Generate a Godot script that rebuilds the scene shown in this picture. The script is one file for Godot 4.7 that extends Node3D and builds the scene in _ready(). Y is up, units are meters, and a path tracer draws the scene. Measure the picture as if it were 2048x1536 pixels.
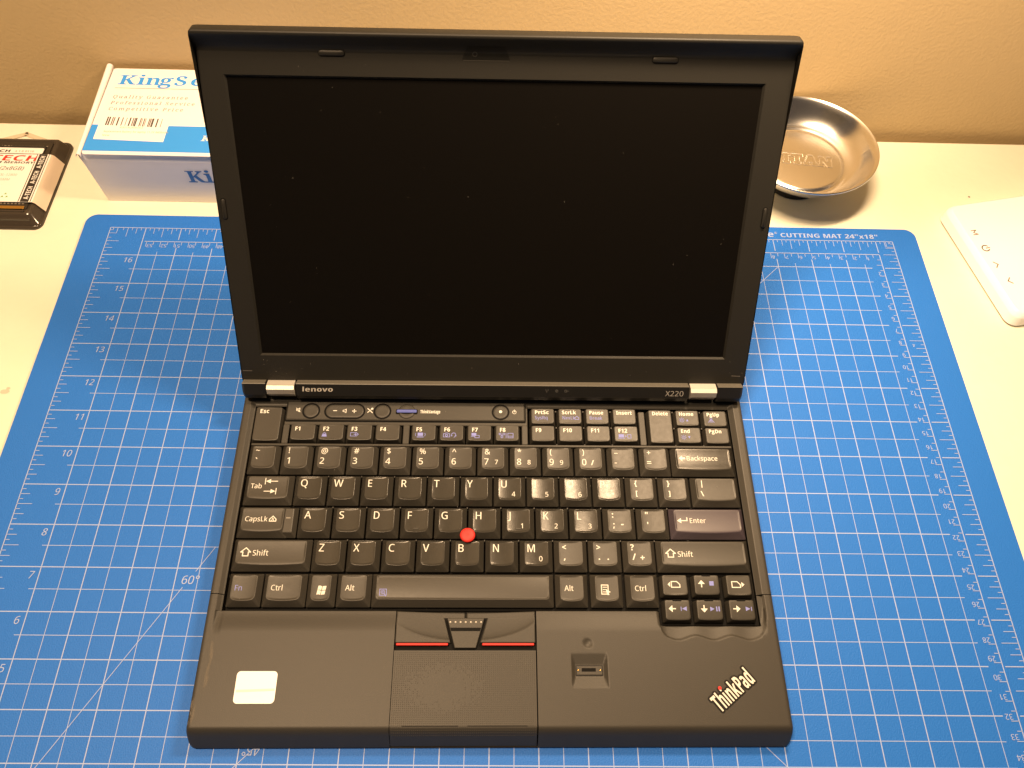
extends Node3D
# A black laptop standing open on a blue cutting mat on a pale desk, lit by the desk lamp whose base is at the right.

const INCH := 0.0254
var fonts := {}
var text_cache := {}
var mats := {}
var rng := RandomNumberGenerator.new()

# ------------------------------------------------------------------ helpers
func lin(r: float, g: float, b: float, a := 1.0) -> Color:
	return Color(r, g, b, a).linear_to_srgb()

func mat(albedo: Color, rough: float, metal := 0.0, spec := 0.5) -> StandardMaterial3D:
	var m := StandardMaterial3D.new()
	m.albedo_color = albedo
	m.roughness = rough
	m.metallic = metal
	m.metallic_specular = spec
	return m

func noise_tex(freq: float, octaves: int, sd: int, size: int, bump := 0.0, ramp: Gradient = null) -> NoiseTexture2D:
	var n := FastNoiseLite.new()
	n.noise_type = FastNoiseLite.TYPE_SIMPLEX_SMOOTH
	n.seed = sd
	n.frequency = freq
	n.fractal_type = FastNoiseLite.FRACTAL_FBM
	n.fractal_octaves = octaves
	var t := NoiseTexture2D.new()
	t.width = size
	t.height = size
	t.seamless = true
	t.noise = n
	if bump > 0.0:
		t.as_normal_map = true
		t.bump_strength = bump
	if ramp:
		t.color_ramp = ramp
	return t

func ramp2(a: Color, b: Color) -> Gradient:
	var g := Gradient.new()
	g.set_color(0, a)
	g.set_color(1, b)
	return g

func tri_map(m: StandardMaterial3D, scale: float, world := false) -> void:
	m.uv1_triplanar = true
	m.uv1_world_triplanar = world
	m.uv1_scale = Vector3.ONE * scale

func new_st(smooth := -1) -> SurfaceTool:
	var st := SurfaceTool.new()
	st.begin(Mesh.PRIMITIVE_TRIANGLES)
	st.set_smooth_group(smooth)
	return st

func build(st: SurfaceTool, called: String, m: Material, parent: Node = null, at := Vector3.ZERO) -> MeshInstance3D:
	st.generate_normals()
	return place(st.commit(), called, m, parent, at)

func place(mesh: Mesh, called: String, m: Material, parent: Node = null, at := Vector3.ZERO) -> MeshInstance3D:
	var o := MeshInstance3D.new()
	o.name = called
	o.mesh = mesh
	o.material_override = m
	o.position = at
	o.cast_shadow = GeometryInstance3D.SHADOW_CASTING_SETTING_ON
	(parent if parent else self).add_child(o, true)
	return o

func tag(o: Node, label: String, category: String, group := "") -> void:
	o.set_meta("label", label)
	o.set_meta("category", category)
	if group:
		o.set_meta("group", group)

func thing(called: String, label: String, category: String, at := Vector3.ZERO, turn := 0.0) -> Node3D:
	var o := Node3D.new()
	o.name = called
	add_child(o, true)
	o.position = at
	o.rotation.y = turn
	tag(o, label, category)
	return o

func structure(o: Node) -> void:
	o.set_meta("kind", "structure")

func quad(st: SurfaceTool, a: Vector3, b: Vector3, c: Vector3, d: Vector3) -> void:
	st.add_vertex(a)
	st.add_vertex(b)
	st.add_vertex(c)
	st.add_vertex(a)
	st.add_vertex(c)
	st.add_vertex(d)

# rings of equal length, from the bottom upwards, counter-clockwise seen from above
func loft(st: SurfaceTool, rings: Array, cap_low := true, cap_high := true, groups: Array = []) -> void:
	for k in rings.size() - 1:
		var a: PackedVector3Array = rings[k]
		var b: PackedVector3Array = rings[k + 1]
		st.set_smooth_group(groups[k] if groups.size() > k else -1)
		for i in a.size():
			var j := (i + 1) % a.size()
			quad(st, a[i], b[i], b[j], a[j])
	if cap_low:
		st.set_smooth_group(-1)
		fan(st, rings[0], true)
	if cap_high:
		st.set_smooth_group(groups[rings.size() - 1] if groups.size() >= rings.size() else -1)
		fan(st, rings[-1], false)

func fan(st: SurfaceTool, r: PackedVector3Array, flip: bool) -> void:
	var c := Vector3.ZERO
	for p in r:
		c += p
	c /= r.size()
	for i in r.size():
		var j := (i + 1) % r.size()
		if flip:
			st.add_vertex(c)
			st.add_vertex(r[i])
			st.add_vertex(r[j])
		else:
			st.add_vertex(c)
			st.add_vertex(r[j])
			st.add_vertex(r[i])

# rounded rectangle, counter-clockwise in (x, -z), as Vector2(x, z)
func rrect(x0: float, x1: float, z0: float, z1: float, r: float, n := 4) -> PackedVector2Array:
	var out := PackedVector2Array()
	r = minf(r, minf(absf(x1 - x0), absf(z1 - z0)) * 0.4999)
	for c in [[x1 - r, z0 + r, 0.0], [x0 + r, z0 + r, 90.0], [x0 + r, z1 - r, 180.0], [x1 - r, z1 - r, 270.0]]:
		for k in n + 1:
			var a := deg_to_rad(c[2] + 90.0 * k / n)
			out.append(Vector2(c[0] + r * cos(a), c[1] - r * sin(a)))
	return out

func ring(p: PackedVector2Array, y: float, s := 1.0) -> PackedVector3Array:
	var out := PackedVector3Array()
	for q in p:
		out.append(Vector3(q.x * s, y * s, q.y * s))
	return out

# slab with rounded outline and a softened upper and lower edge
func slab(st: SurfaceTool, x0: float, x1: float, z0: float, z1: float, y0: float, y1: float, r: float, edge: float, s := 1.0, n := 5) -> void:
	loft(st, [ring(rrect(x0 + edge, x1 - edge, z0 + edge, z1 - edge, maxf(r - edge, edge * 0.3), n), y0, s), ring(rrect(x0, x1, z0, z1, r, n), y0 + edge, s), ring(rrect(x0, x1, z0, z1, r, n), y1 - edge, s),
		ring(rrect(x0 + edge * 0.3, x1 - edge * 0.3, z0 + edge * 0.3, z1 - edge * 0.3, maxf(r - edge * 0.3, 0.05 * edge), n), y1 - edge * 0.3, s), ring(rrect(x0 + edge, x1 - edge, z0 + edge, z1 - edge, maxf(r - edge, edge * 0.3), n), y1, s)], true, true, [-1, -1, -1, -1, -1])

func box(st: SurfaceTool, lo: Vector3, hi: Vector3, t := Transform3D.IDENTITY) -> void:
	var p: Array[Vector3] = []
	for k in 8:
		p.append(t * Vector3(hi.x if k & 1 else lo.x, hi.y if k & 2 else lo.y, hi.z if k & 4 else lo.z))
	for f in [[0, 1, 3, 2], [5, 4, 6, 7], [4, 0, 2, 6], [1, 5, 7, 3], [2, 3, 7, 6], [4, 5, 1, 0]]:
		quad(st, p[f[0]], p[f[2]] if false else p[f[1]], p[f[2]], p[f[3]])

# a lattice of points from f(u, v), u and v from 0 to 1
func patch(st: SurfaceTool, us: Array, vs: Array, f: Callable) -> void:
	var rows: Array = []
	for v in vs:
		var row := PackedVector3Array()
		for u in us:
			row.append(f.call(u, v))
		rows.append(row)
	for j in vs.size() - 1:
		for i in us.size() - 1:
			quad(st, rows[j][i], rows[j][i + 1], rows[j + 1][i + 1], rows[j + 1][i])

func span(a: float, b: float, n: int) -> Array:
	var out := []
	for k in n + 1:
		out.append(lerpf(a, b, float(k) / n))
	return out

func lathe(st: SurfaceTool, prof: Array, n: int, at := Vector3.ZERO) -> void:
	for k in prof.size() - 1:
		for i in n:
			var a := TAU * i / n
			var b := TAU * (i + 1) / n
			var p: Vector2 = prof[k]
			var q: Vector2 = prof[k + 1]
			quad(st, at + Vector3(p.x * cos(a), p.y, p.x * sin(a)), at + Vector3(q.x * cos(a), q.y, q.x * sin(a)), at + Vector3(q.x * cos(b), q.y, q.x * sin(b)), at + Vector3(p.x * cos(b), p.y, p.x * sin(b)))

# ------------------------------------------------------------------ lettering: triangles as Vector2 (x right, y up), capital height 1, origin at the left of the base line
func letters(txt: String, style := "sans") -> PackedVector2Array:
	var key := txt + "|" + style
	if text_cache.has(key):
		return text_cache[key]
	if not fonts.has(style):
		var f := SystemFont.new()
		f.font_names = PackedStringArray(["Droid Serif" if style.begins_with("serif") else "Droid Sans"])
		f.font_weight = 700 if style.ends_with("bold") else 400
		fonts[style] = f
	var tm := TextMesh.new()
	tm.font = fonts[style]
	tm.font_size = 64
	tm.depth = 0.0
	tm.pixel_size = 0.01
	tm.curve_step = 3.0
	tm.horizontal_alignment = HORIZONTAL_ALIGNMENT_LEFT
	tm.text = txt
	var a := tm.get_mesh_arrays()
	var v: PackedVector3Array = a[Mesh.ARRAY_VERTEX]
	var ix = a[Mesh.ARRAY_INDEX]
	var out := PackedVector2Array()
	if ix == null or ix.size() == 0:
		for p in v:
			out.append(Vector2(p.x, p.y + 0.22) / 0.46)
	else:
		for i in ix:
			out.append(Vector2(v[i].x, v[i].y + 0.22) / 0.46)
	text_cache[key] = out
	return out

func text_width(txt: String, style := "sans") -> float:
	var w := 0.0
	for p in letters(txt, style):
		w = maxf(w, p.x)
	return w

# writes on a surface: f maps Vector2 (x right, y up, in the caller's units) to a point
func write(st: SurfaceTool, txt: String, at: Vector2, cap: float, f: Callable, style := "sans", wide := 1.0, slant := 0.0, turn := 0.0) -> void:
	var t := letters(txt, style)
	for i in range(0, t.size(), 3):
		for k in 3:
			var p := t[i + k]
			var q := Vector2((p.x * wide + p.y * slant) * cap, p.y * cap).rotated(turn)
			st.add_vertex(f.call(at + q))

# the same with the letters set apart so that the line fills a given width
func write_spaced(st: SurfaceTool, txt: String, at: Vector2, cap: float, f: Callable, style: String, total: float, slant := 0.0) -> void:
	var natural := text_width(txt, style) * cap
	var gap := (total - natural) / (txt.length() - 1)
	for k in txt.length():
		if txt[k] == " ":
			continue
		var x := (text_width(txt.substr(0, k) + "H", style) - text_width("H", style)) * cap + gap * k
		write(st, txt[k], at + Vector2(x, 0), cap, f, style, 1.0, slant)

# a drawn line of the given thickness
func stroke(st: SurfaceTool, pts: Array, w: float, f: Callable, closed := false) -> void:
	var n := pts.size()
	for i in (n if closed else n - 1):
		var a: Vector2 = pts[i]
		var b: Vector2 = pts[(i + 1) % n]
		var d := (b - a).normalized() * w * 0.5
		var s := Vector2(-d.y, d.x)
		a -= d * 0.8
		b += d * 0.8
		quad(st, f.call(a + s), f.call(b + s), f.call(b - s), f.call(a - s))

func solid(st: SurfaceTool, pts: Array, f: Callable) -> void:
	var p := PackedVector2Array(pts)
	var ix := Geometry2D.triangulate_polygon(p)
	for i in range(0, ix.size(), 3):
		var a := p[ix[i]]
		var b := p[ix[i + 1]]
		var c := p[ix[i + 2]]
		if (b - a).cross(c - a) > 0:
			var t := b
			b = c
			c = t
		for q in [a, b, c]:
			st.add_vertex(f.call(q))

func arc(c: Vector2, r: float, a0: float, a1: float, n := 10) -> Array:
	var out := []
	for k in n + 1:
		var a := deg_to_rad(lerpf(a0, a1, float(k) / n))
		out.append(c + Vector2(cos(a), sin(a)) * r)
	return out

# ------------------------------------------------------------------ scene
func _ready() -> void:
	rng.seed = 11
	# camera
	var cam := Camera3D.new()
	cam.name = "camera"
	add_child(cam)
	cam.position = Vector3(-0.02062, 0.45958, 0.18024)
	cam.rotation = Vector3(-1.0171018, -0.0400014, 0.0488957)
	cam.fov = rad_to_deg(2.0 * atan(768.0 / 1661.0))
	cam.near = 0.02
	cam.far = 20.0
	cam.current = true
	# dim room around
	var we := WorldEnvironment.new()
	we.name = "environment"
	var e := Environment.new()
	e.background_mode = Environment.BG_COLOR
	e.background_color = lin(0.042, 0.035, 0.033)
	e.tonemap_mode = Environment.TONE_MAPPER_LINEAR
	e.tonemap_exposure = 1.0
	e.sdfgi_enabled = true
	e.ssao_enabled = true
	e.ssil_enabled = true
	we.environment = e
	add_child(we)
	make_materials()
	make_room()
	make_lamp()
	make_added_ceiling_lamp()
	make_cutting_mat()
	make_box()
	make_memory_pack()
	make_bowl()
	make_laptop()

func make_materials() -> void:
	var grain := noise_tex(0.11, 3, 3, 512, 3.0)
	var shine := noise_tex(0.02, 4, 21, 512, 0.0, ramp2(Color(0.38, 0.38, 0.38), Color(0.44, 0.44, 0.44)))
	var m := mat(lin(0.037, 0.035, 0.030), 0.5, 0.0, 0.44)
	m.normal_enabled = true
	m.normal_texture = grain
	m.normal_scale = 0.13
	tri_map(m, 26.0)
	mats.plastic = m
	m = mat(lin(0.0155, 0.015, 0.013), 0.5, 0.0, 0.37)
	m.normal_enabled = true
	m.normal_texture = grain
	m.normal_scale = 0.1
	tri_map(m, 26.0)
	mats.lid = m
	m = mat(lin(0.040, 0.0375, 0.032), 1.0, 0.0, 0.43)
	m.roughness_texture = shine
	m.normal_enabled = true
	m.normal_texture = grain
	m.normal_scale = 0.05
	tri_map(m, 26.0)
	mats.key = m
	mats.worn = m.duplicate()
	mats.worn.roughness_texture = noise_tex(0.02, 4, 23, 512, 0.0, ramp2(Color(0.19, 0.19, 0.19), Color(0.26, 0.26, 0.26)))
	mats.worn.albedo_color = lin(0.036, 0.034, 0.029)
	mats.worn.metallic_specular = 0.34
	mats.enter = m.duplicate()
	mats.enter.albedo_color = lin(0.058, 0.048, 0.062)
	mats.enter.roughness_texture = null
	mats.enter.roughness = 0.36
	mats.dark = mat(lin(0.005, 0.005, 0.005), 0.6, 0.0, 0.2)
	mats.gloss = mat(lin(0.012, 0.012, 0.012), 0.28)
	mats.screen = mat(lin(0.0035, 0.003, 0.0025), 0.45, 0.0, 0.22)
	mats.print = mat(lin(0.72, 0.72, 0.68), 0.6)
	mats.print_blue = mat(lin(0.2, 0.23, 0.62), 0.6)
	mats.red = mat(lin(0.62, 0.025, 0.02), 0.6)
	mats.silver = mat(lin(0.6, 0.58, 0.54), 0.5, 0.55)
	mats.window = mat(lin(0.009, 0.009, 0.008), 0.4, 0.0, 0.35)
	mats.lit_ledge = mat(lin(0.10, 0.094, 0.08), 0.45)  # same plastic as the deck, lightened to paint in lit brightness
	mats.dot = mat(lin(0.55, 0.53, 0.48), 0.4)
	mats.white = mat(lin(0.84, 0.86, 0.92), 0.4)

func make_room() -> void:
	# desk
	var m := mat(Color.WHITE, 0.5)
	m.albedo_texture = noise_tex(0.006, 5, 5, 512, 0.0, ramp2(lin(0.74, 0.73, 0.60), lin(0.8, 0.79, 0.66)))
	m.normal_enabled = true
	m.normal_texture = noise_tex(0.05, 3, 9, 512, 2.0)
	m.normal_scale = 0.1
	tri_map(m, 2.2, true)
	var st := new_st()
	slab(st, -0.85, 0.85, -0.3425, 0.55, -0.035, -0.003, 0.004, 0.0012)
	var desk := build(st, "desk", m)
	tag(desk, "pale cream desk top under the mat and the laptop", "desk")
	structure(desk)
	st = new_st(-1)
	var fm := mat(lin(0.3, 0.25, 0.19), 0.9)
	fm.albedo_texture = noise_tex(0.02, 4, 55, 512, 0.0, ramp2(lin(0.12, 0.11, 0.1), lin(0.16, 0.15, 0.13)))
	tri_map(fm, 1.0, true)
	box(st, Vector3(-2.5, -0.80, -0.351), Vector3(2.5, -0.75, 2.5))
	var floor_ := build(st, "floor", fm)
	structure(floor_)
	# stains and specks on the desk
	var smear := mat(lin(0.5, 0.42, 0.32), 0.6)
	var red := mat(lin(0.74, 0.52, 0.42), 0.6)
	var dot := mat(lin(0.2, 0.19, 0.16), 0.7)
	for s in [[-0.3335, -0.094, 0.0028, red], [-0.332, -0.0965, 0.0014, red]]:
		st = new_st(-1)
		var pts := []
		for k in 14:
			var a := TAU * k / 14.0
			pts.append(Vector2(s[0], s[1]) + Vector2(cos(a), sin(a) * 0.7) * s[2] * rng.randf_range(0.7, 1.15))
		solid(st, pts, func(p): return Vector3(p.x, -0.0028, p.y))
		build(st, "stain", s[3], desk)
	for s in [[-0.3865, -0.176, 0.0008], [-0.3585, -0.128, 0.0008], [-0.3675, -0.052, 0.0008], [0.345, -0.282, 0.0009]]:
		st = new_st(-1)
		solid(st, arc(Vector2(s[0], s[1]), s[2], 0, 330, 8), func(p): return Vector3(p.x, -0.0027, p.y))
		build(st, "speck", dot, desk)
	# wall: painted, with a fine orange-peel relief
	m = mat(lin(0.53, 0.40, 0.215), 0.62)
	m.normal_enabled = true
	m.normal_texture = noise_tex(0.035, 3, 31, 1024, 6.0)
	m.normal_scale = 0.22
	tri_map(m, 7.0, true)
	st = new_st(-1)
	box(st, Vector3(-2.5, -0.75, -0.45), Vector3(2.5, 1.7, -0.351))
	var wall := build(st, "wall", m)
	tag(wall, "warm beige painted wall behind the desk", "wall")
	structure(wall)

func make_lamp() -> void:
	var c := Vector2(0.3243, -0.2088) + Vector2(0.978, -0.205) * 0.085
	var t := thing("desk_lamp", "white desk lamp with touch symbols on its slab base right of the mat", "lamp", Vector3(c.x, -0.003, c.y), 0.2065)
	var white := mat(lin(0.84, 0.86, 0.93), 0.3)
	var st := new_st()
	var rr := func(i: float): return rrect(-0.085 + i, 0.085 - i, -0.0535 + i, 0.0535 - i, 0.008 - i * 0.5, 8)
	loft(st, [ring(rr.call(0.0015), 0.0008), ring(rr.call(0.0), 0.002), ring(rr.call(0.0008), 0.009), ring(rr.call(0.0022), 0.0122), ring(rr.call(0.0036), 0.013)], true, true, [-1, -1, 1, 1, -1])
	build(st, "base", white, t)
	st = new_st()
	slab(st, -0.082, 0.082, -0.0505, 0.0505, 0.0002, 0.0012, 0.006, 0.0002)
	build(st, "foot_pad", mat(lin(0.05, 0.03, 0.02), 0.8), t)
	# touch symbols, read from the left short side
	var inv := t.transform.affine_inverse()
	var sym := mat(lin(0.2, 0.15, 0.12), 0.5)
	var spots := [Vector3(0.3286, 0.012, -0.2335), Vector3(0.3323, 0.012, -0.2186), Vector3(0.3355, 0.012, -0.2034), Vector3(0.3404, 0.012, -0.1889)]
	for k in 4:
		var p: Vector3 = inv * spots[k]
		st = new_st(-1)
		var put := func(q: Vector2): return Vector3(p.x + q.y, 0.01312, p.z + q.x)
		var w := 0.0008
		if k == 0:
			stroke(st, [Vector2(-0.002, -0.0018), Vector2(-0.002, 0.0018), Vector2(0, -0.0008), Vector2(0.002, 0.0018), Vector2(0.002, -0.0018)], 0.0007, put)
		elif k == 1:
			stroke(st, arc(Vector2.ZERO, 0.0026, 125, 415, 16), w, put)
			stroke(st, [Vector2(0, 0.0004), Vector2(0, 0.003)], w, put)
		else:
			var d := 1.0 if k == 2 else -1.0
			stroke(st, [Vector2(-0.0025, -0.0012 * d), Vector2(0, 0.0012 * d), Vector2(0.0025, -0.0012 * d)], w, put)
		build(st, "touch_symbol", sym, t)
	# post, arm and head, above and beyond the picture's edge
	st = new_st(1)
	lathe(st, [Vector2(0.0, 0.0125), Vector2(0.011, 0.0125), Vector2(0.011, 0.017), Vector2(0.008, 0.019), Vector2(0.008, 0.446), Vector2(0.0, 0.448)], 20, Vector3(0.055, 0, -0.03))
	build(st, "post", white, t)
	var head := Vector3(0.132, 0.424, -0.199)
	var hl: Vector3 = inv * head
	st = new_st(-1)
	var a := Vector3(0.055, 0.438, -0.03)
	var b := Vector3(hl.x, 0.438, hl.z)
	var along := (b - a).normalized()
	var bas := Basis(along, Vector3.UP, along.cross(Vector3.UP))
	box(st, Vector3(-0.012, -0.005, -0.008), Vector3((b - a).length(), 0.005, 0.008), Transform3D(bas, a))
	build(st, "arm", white, t)
	var turn_back := 0.152
	var hb := Basis(Vector3.UP, turn_back)
	st = new_st()
	slab(st, -0.085, 0.085, -0.024, 0.024, 0.003, 0.011, 0.012, 0.002)
	var hd := build(st, "head", white, t, hl)
	hd.basis = hb
	st = new_st()
	slab(st, -0.0695, 0.0695, -0.016, 0.016, 0.0012, 0.0032, 0.008, 0.0004)
	var glow := mat(lin(0.8, 0.7, 0.5), 0.5)
	glow.emission_enabled = true
	glow.emission = lin(1.0, 0.69, 0.41)
	glow.emission_energy_multiplier = 8.0
	var df := build(st, "light_panel", glow, t, hl)
	df.basis = hb
	var l := AreaLight3D.new()
	l.name = "lamp_light"
	l.area_size = Vector2(0.135, 0.03)
	l.light_color = lin(1.0, 0.69, 0.41)
	l.light_energy = 0.34
	l.area_normalize_energy = true
	l.area_range = 6.0
	l.area_attenuation = 2.0
	l.shadow_enabled = true
	t.add_child(l)
	l.position = hl
	l.basis = hb * Basis(Vector3.RIGHT, -PI / 2)

func make_added_ceiling_lamp() -> void:
	# unseen lamp added high above the left to match the even light there
	var at := Vector3(-0.40, 1.55, 0.05)
	var t := thing("added_ceiling_lamp", "added unseen round frosted ceiling lamp high above the left of the desk", "lamp", at)
	var st := new_st(1)
	lathe(st, [Vector2(0.0, 0.06), Vector2(0.17, 0.06), Vector2(0.175, 0.05), Vector2(0.175, 0.012), Vector2(0.16, 0.01)], 40)
	build(st, "rim", mat(lin(0.6, 0.58, 0.55), 0.4), t)
	var glow := mat(lin(0.8, 0.75, 0.65), 0.5)
	glow.emission_enabled = true
	glow.emission = lin(1.0, 0.68, 0.40)
	glow.emission_energy_multiplier = 3.0
	st = new_st(1)
	lathe(st, [Vector2(0.158, 0.012), Vector2(0.14, 0.0), Vector2(0.08, -0.006), Vector2(0.0, -0.008)], 40)
	build(st, "diffuser", glow, t)
	var l := AreaLight3D.new()
	l.name = "added_ceiling_light"
	l.area_size = Vector2(0.26, 0.26)
	l.light_color = lin(1.0, 0.68, 0.40)
	l.light_energy = 3.2
	l.area_normalize_energy = true
	l.area_range = 6.0
	l.area_attenuation = 2.0
	l.shadow_enabled = true
	t.add_child(l)
	l.position = Vector3(0, -0.012, 0)
	l.rotation = Vector3(-PI / 2, 0, 0)

# ------------------------------------------------------------------ cutting mat, in inches from the ruler's corner
func make_cutting_mat() -> void:
	var at := Vector3(-0.3, 0, 0.2)
	var t := thing("cutting_mat", "blue gridded cutting mat lying flat under the laptop", "cutting mat", at)
	var m := mat(lin(0.02, 0.17, 0.68), 0.55, 0.0, 0.35)
	m.albedo_texture = noise_tex(0.3, 2, 77, 512, 0.0, ramp2(Color(0.94, 0.94, 0.95), Color(1, 1, 1)))
	m.normal_enabled = true
	m.normal_texture = noise_tex(0.2, 3, 78, 512, 3.0)
	m.normal_scale = 0.25
	tri_map(m, 9.0)
	var st := new_st()
	slab(st, -0.78, 23.25, -17.5, 0.5, -0.003 / INCH, 0.0, 0.32, 0.012, INCH, 10)
	build(st, "mat_sheet", m, t)
	var ink := mat(lin(0.33, 0.44, 0.76), 0.55)
	var up := 0.00012
	var f := func(p: Vector2): return Vector3(p.x * INCH, up, -p.y * INCH)
	var f2 := func(p: Vector2): return Vector3(p.x * INCH, up * 1.6, -p.y * INCH)
	var f3 := func(p: Vector2): return Vector3(p.x * INCH, up * 2.2, -p.y * INCH)
	var thick := 0.022
	var thin := 0.0145
	var st_h := new_st(-1)
	var st_v := new_st(-1)
	var st_d := new_st(-1)
	for k in range(1, 34):
		var y := k * 0.5
		if y > 16.01:
			break
		if k % 2 == 0:
			stroke(st_h, [Vector2(0, y), Vector2(21.68, y)], thick, f)
		else:
			stroke(st_h, [Vector2(0.87, y), Vector2(21.6, y)], thin, f)
	for k in range(2, 44):
		var x := k * 0.5
		if k == 2:
			stroke(st_v, [Vector2(x, 0.0), Vector2(x, 17)], thick, f2)
		elif k % 2 == 0:
			stroke(st_v, [Vector2(x, 0.7), Vector2(x, 16.27)], thick, f2)
		else:
			stroke(st_v, [Vector2(x, 0.9), Vector2(x, 16.12)], thin, f2)
	# frame and inch ticks
	stroke(st_d, [Vector2(0, 0), Vector2(22.5, 0), Vector2(22.5, 17), Vector2(0, 17)], thick, f3, true)
	for k in range(2, 17 * 8 - 1):
		var y := 17.0 - k / 8.0
		var n := 0.1
		if k % 8 == 0:
			n = 0.0
		elif k % 4 == 0:
			n = 0.34
		elif k % 2 == 0:
			n = 0.22
		if n > 0.0 and k > 2:
			stroke(st_d, [Vector2(0, y), Vector2(n, y)], thin, f3)
		stroke(st_d, [Vector2(22.5, y), Vector2(22.5 - (0.44 if n == 0.0 else n + (0.03 if n > 0.15 else 0.0)), y)], thin if n > 0.0 else thick, f3)
	for k in range(3, int(22.5 * 8)):
		var x := k / 8.0
		var n := 0.09
		if k % 8 == 0:
			n = 0.42
		elif k % 4 == 0:
			n = 0.33
		elif k % 2 == 0:
			n = 0.21
		if k != 8:
			stroke(st_d, [Vector2(x, 17), Vector2(x, 17 - n)], thick if k % 8 == 0 else thin, f3)
	for q in [0.09, 0.21]:
		stroke(st_d, [Vector2(q, 17), Vector2(q, 17 - q), Vector2(0, 17 - q)], thin, f3)
		stroke(st_d, [Vector2(22.5 - q, 17), Vector2(22.5 - q, 17 - q), Vector2(22.5, 17 - q)], thin, f3)
	# inner centimetre rulers
	stroke(st_d, [Vector2(1.08, 16.5), Vector2(22.0, 16.5), Vector2(22.0, 0.6)], thick, f3)
	for k in range(1, 107):
		var x := 22.0 - k * 0.5 / 2.54
		if x > 1.05:
			stroke(st_d, [Vector2(x, 16.5), Vector2(x, 16.5 - (0.19 if k % 2 == 0 else 0.12))], thin, f3)
		var y := 16.5 - k * 0.5 / 2.54
		if y > 0.6:
			stroke(st_d, [Vector2(22.0, y), Vector2(22.0 - (0.16 if k % 2 == 0 else 0.1), y)], thin, f3)
	# angle lines
	stroke(st_d, [Vector2(3.0, 0.0), Vector2(19.0, 16.0)], thin, f3)
	stroke(st_d, [Vector2(20.0, 0.0), Vector2(4.0, 16.0)], thin, f3)
	stroke(st_d, [Vector2(0.38, 0.0), Vector2(4.2, 6.56)], thin, f3)
	stroke(st_d, [Vector2(4.42, 6.93), Vector2(4.75, 7.5)], thin, f3)
	build(st_h, "cross_lines", ink, t)
	build(st_v, "upright_lines", ink, t)
	build(st_d, "ruler_scale", ink, t)
	# numbers
	for k in range(1, 17):
		var s := str(k)
		var w := text_width(s) * 0.17
		var st_n := new_st(-1)
		write(st_n, s, Vector2(0.88 - w, k - 0.27), 0.17, f3, "sans", 1.0, 0.12)
		build(st_n, "inch_number", ink, t)
	for k in range(1, 54):
		var s := str(k)
		var st_n := new_st(-1)
		var w := text_width(s) * 0.115
		write(st_n, s, Vector2(22.0 - k / 2.54 + 0.03 + w, 16.40), 0.115, f3, "sans", 1.0, 0.0, PI)
		build(st_n, "centimetre_number", ink, t)
	for k in range(2, 41):
		var s := str(k)
		var st_n := new_st(-1)
		write(st_n, s, Vector2(21.9, 16.5 - k / 2.54 + 0.14), 0.115, f3, "sans", 1.0, 0.0, PI)
		build(st_n, "centimetre_number", ink, t)
	for k in range(1, 17):
		var s := str(k)
		var st_n := new_st(-1)
		write(st_n, s, Vector2(22.24, 17 - k + 0.40), 0.1, f3, "sans", 1.0, 0.0, PI)
		if k == 4:
			build(st_n, "inch_number", ink, t)
	st = new_st(-1)
	write(st, "60°", Vector2(4.13, 6.64), 0.19, f3, "sans", 1.0, 0.1)
	build(st, "angle_number", ink, t)
	st = new_st(-1)
	write(st, "45°", Vector2(6.42, 3.33), 0.17, f3, "sans", 1.0, 0.0, PI)
	build(st, "angle_number", ink, t)
	st = new_st(-1)
	var title := 'CUTTING MAT 24"x18"'
	write(st, title, Vector2(19.24, 17.10), 0.155, f3, "sans-bold", 2.87 / (text_width(title, "sans-bold") * 0.155))
	write(st, "e", Vector2(18.86, 17.11), 0.2, f3, "sans-bold", 1.3)
	write(st, "®", Vector2(19.08, 17.22), 0.08, f3, "sans-bold")
	build(st, "title_lettering", ink, t)

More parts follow.
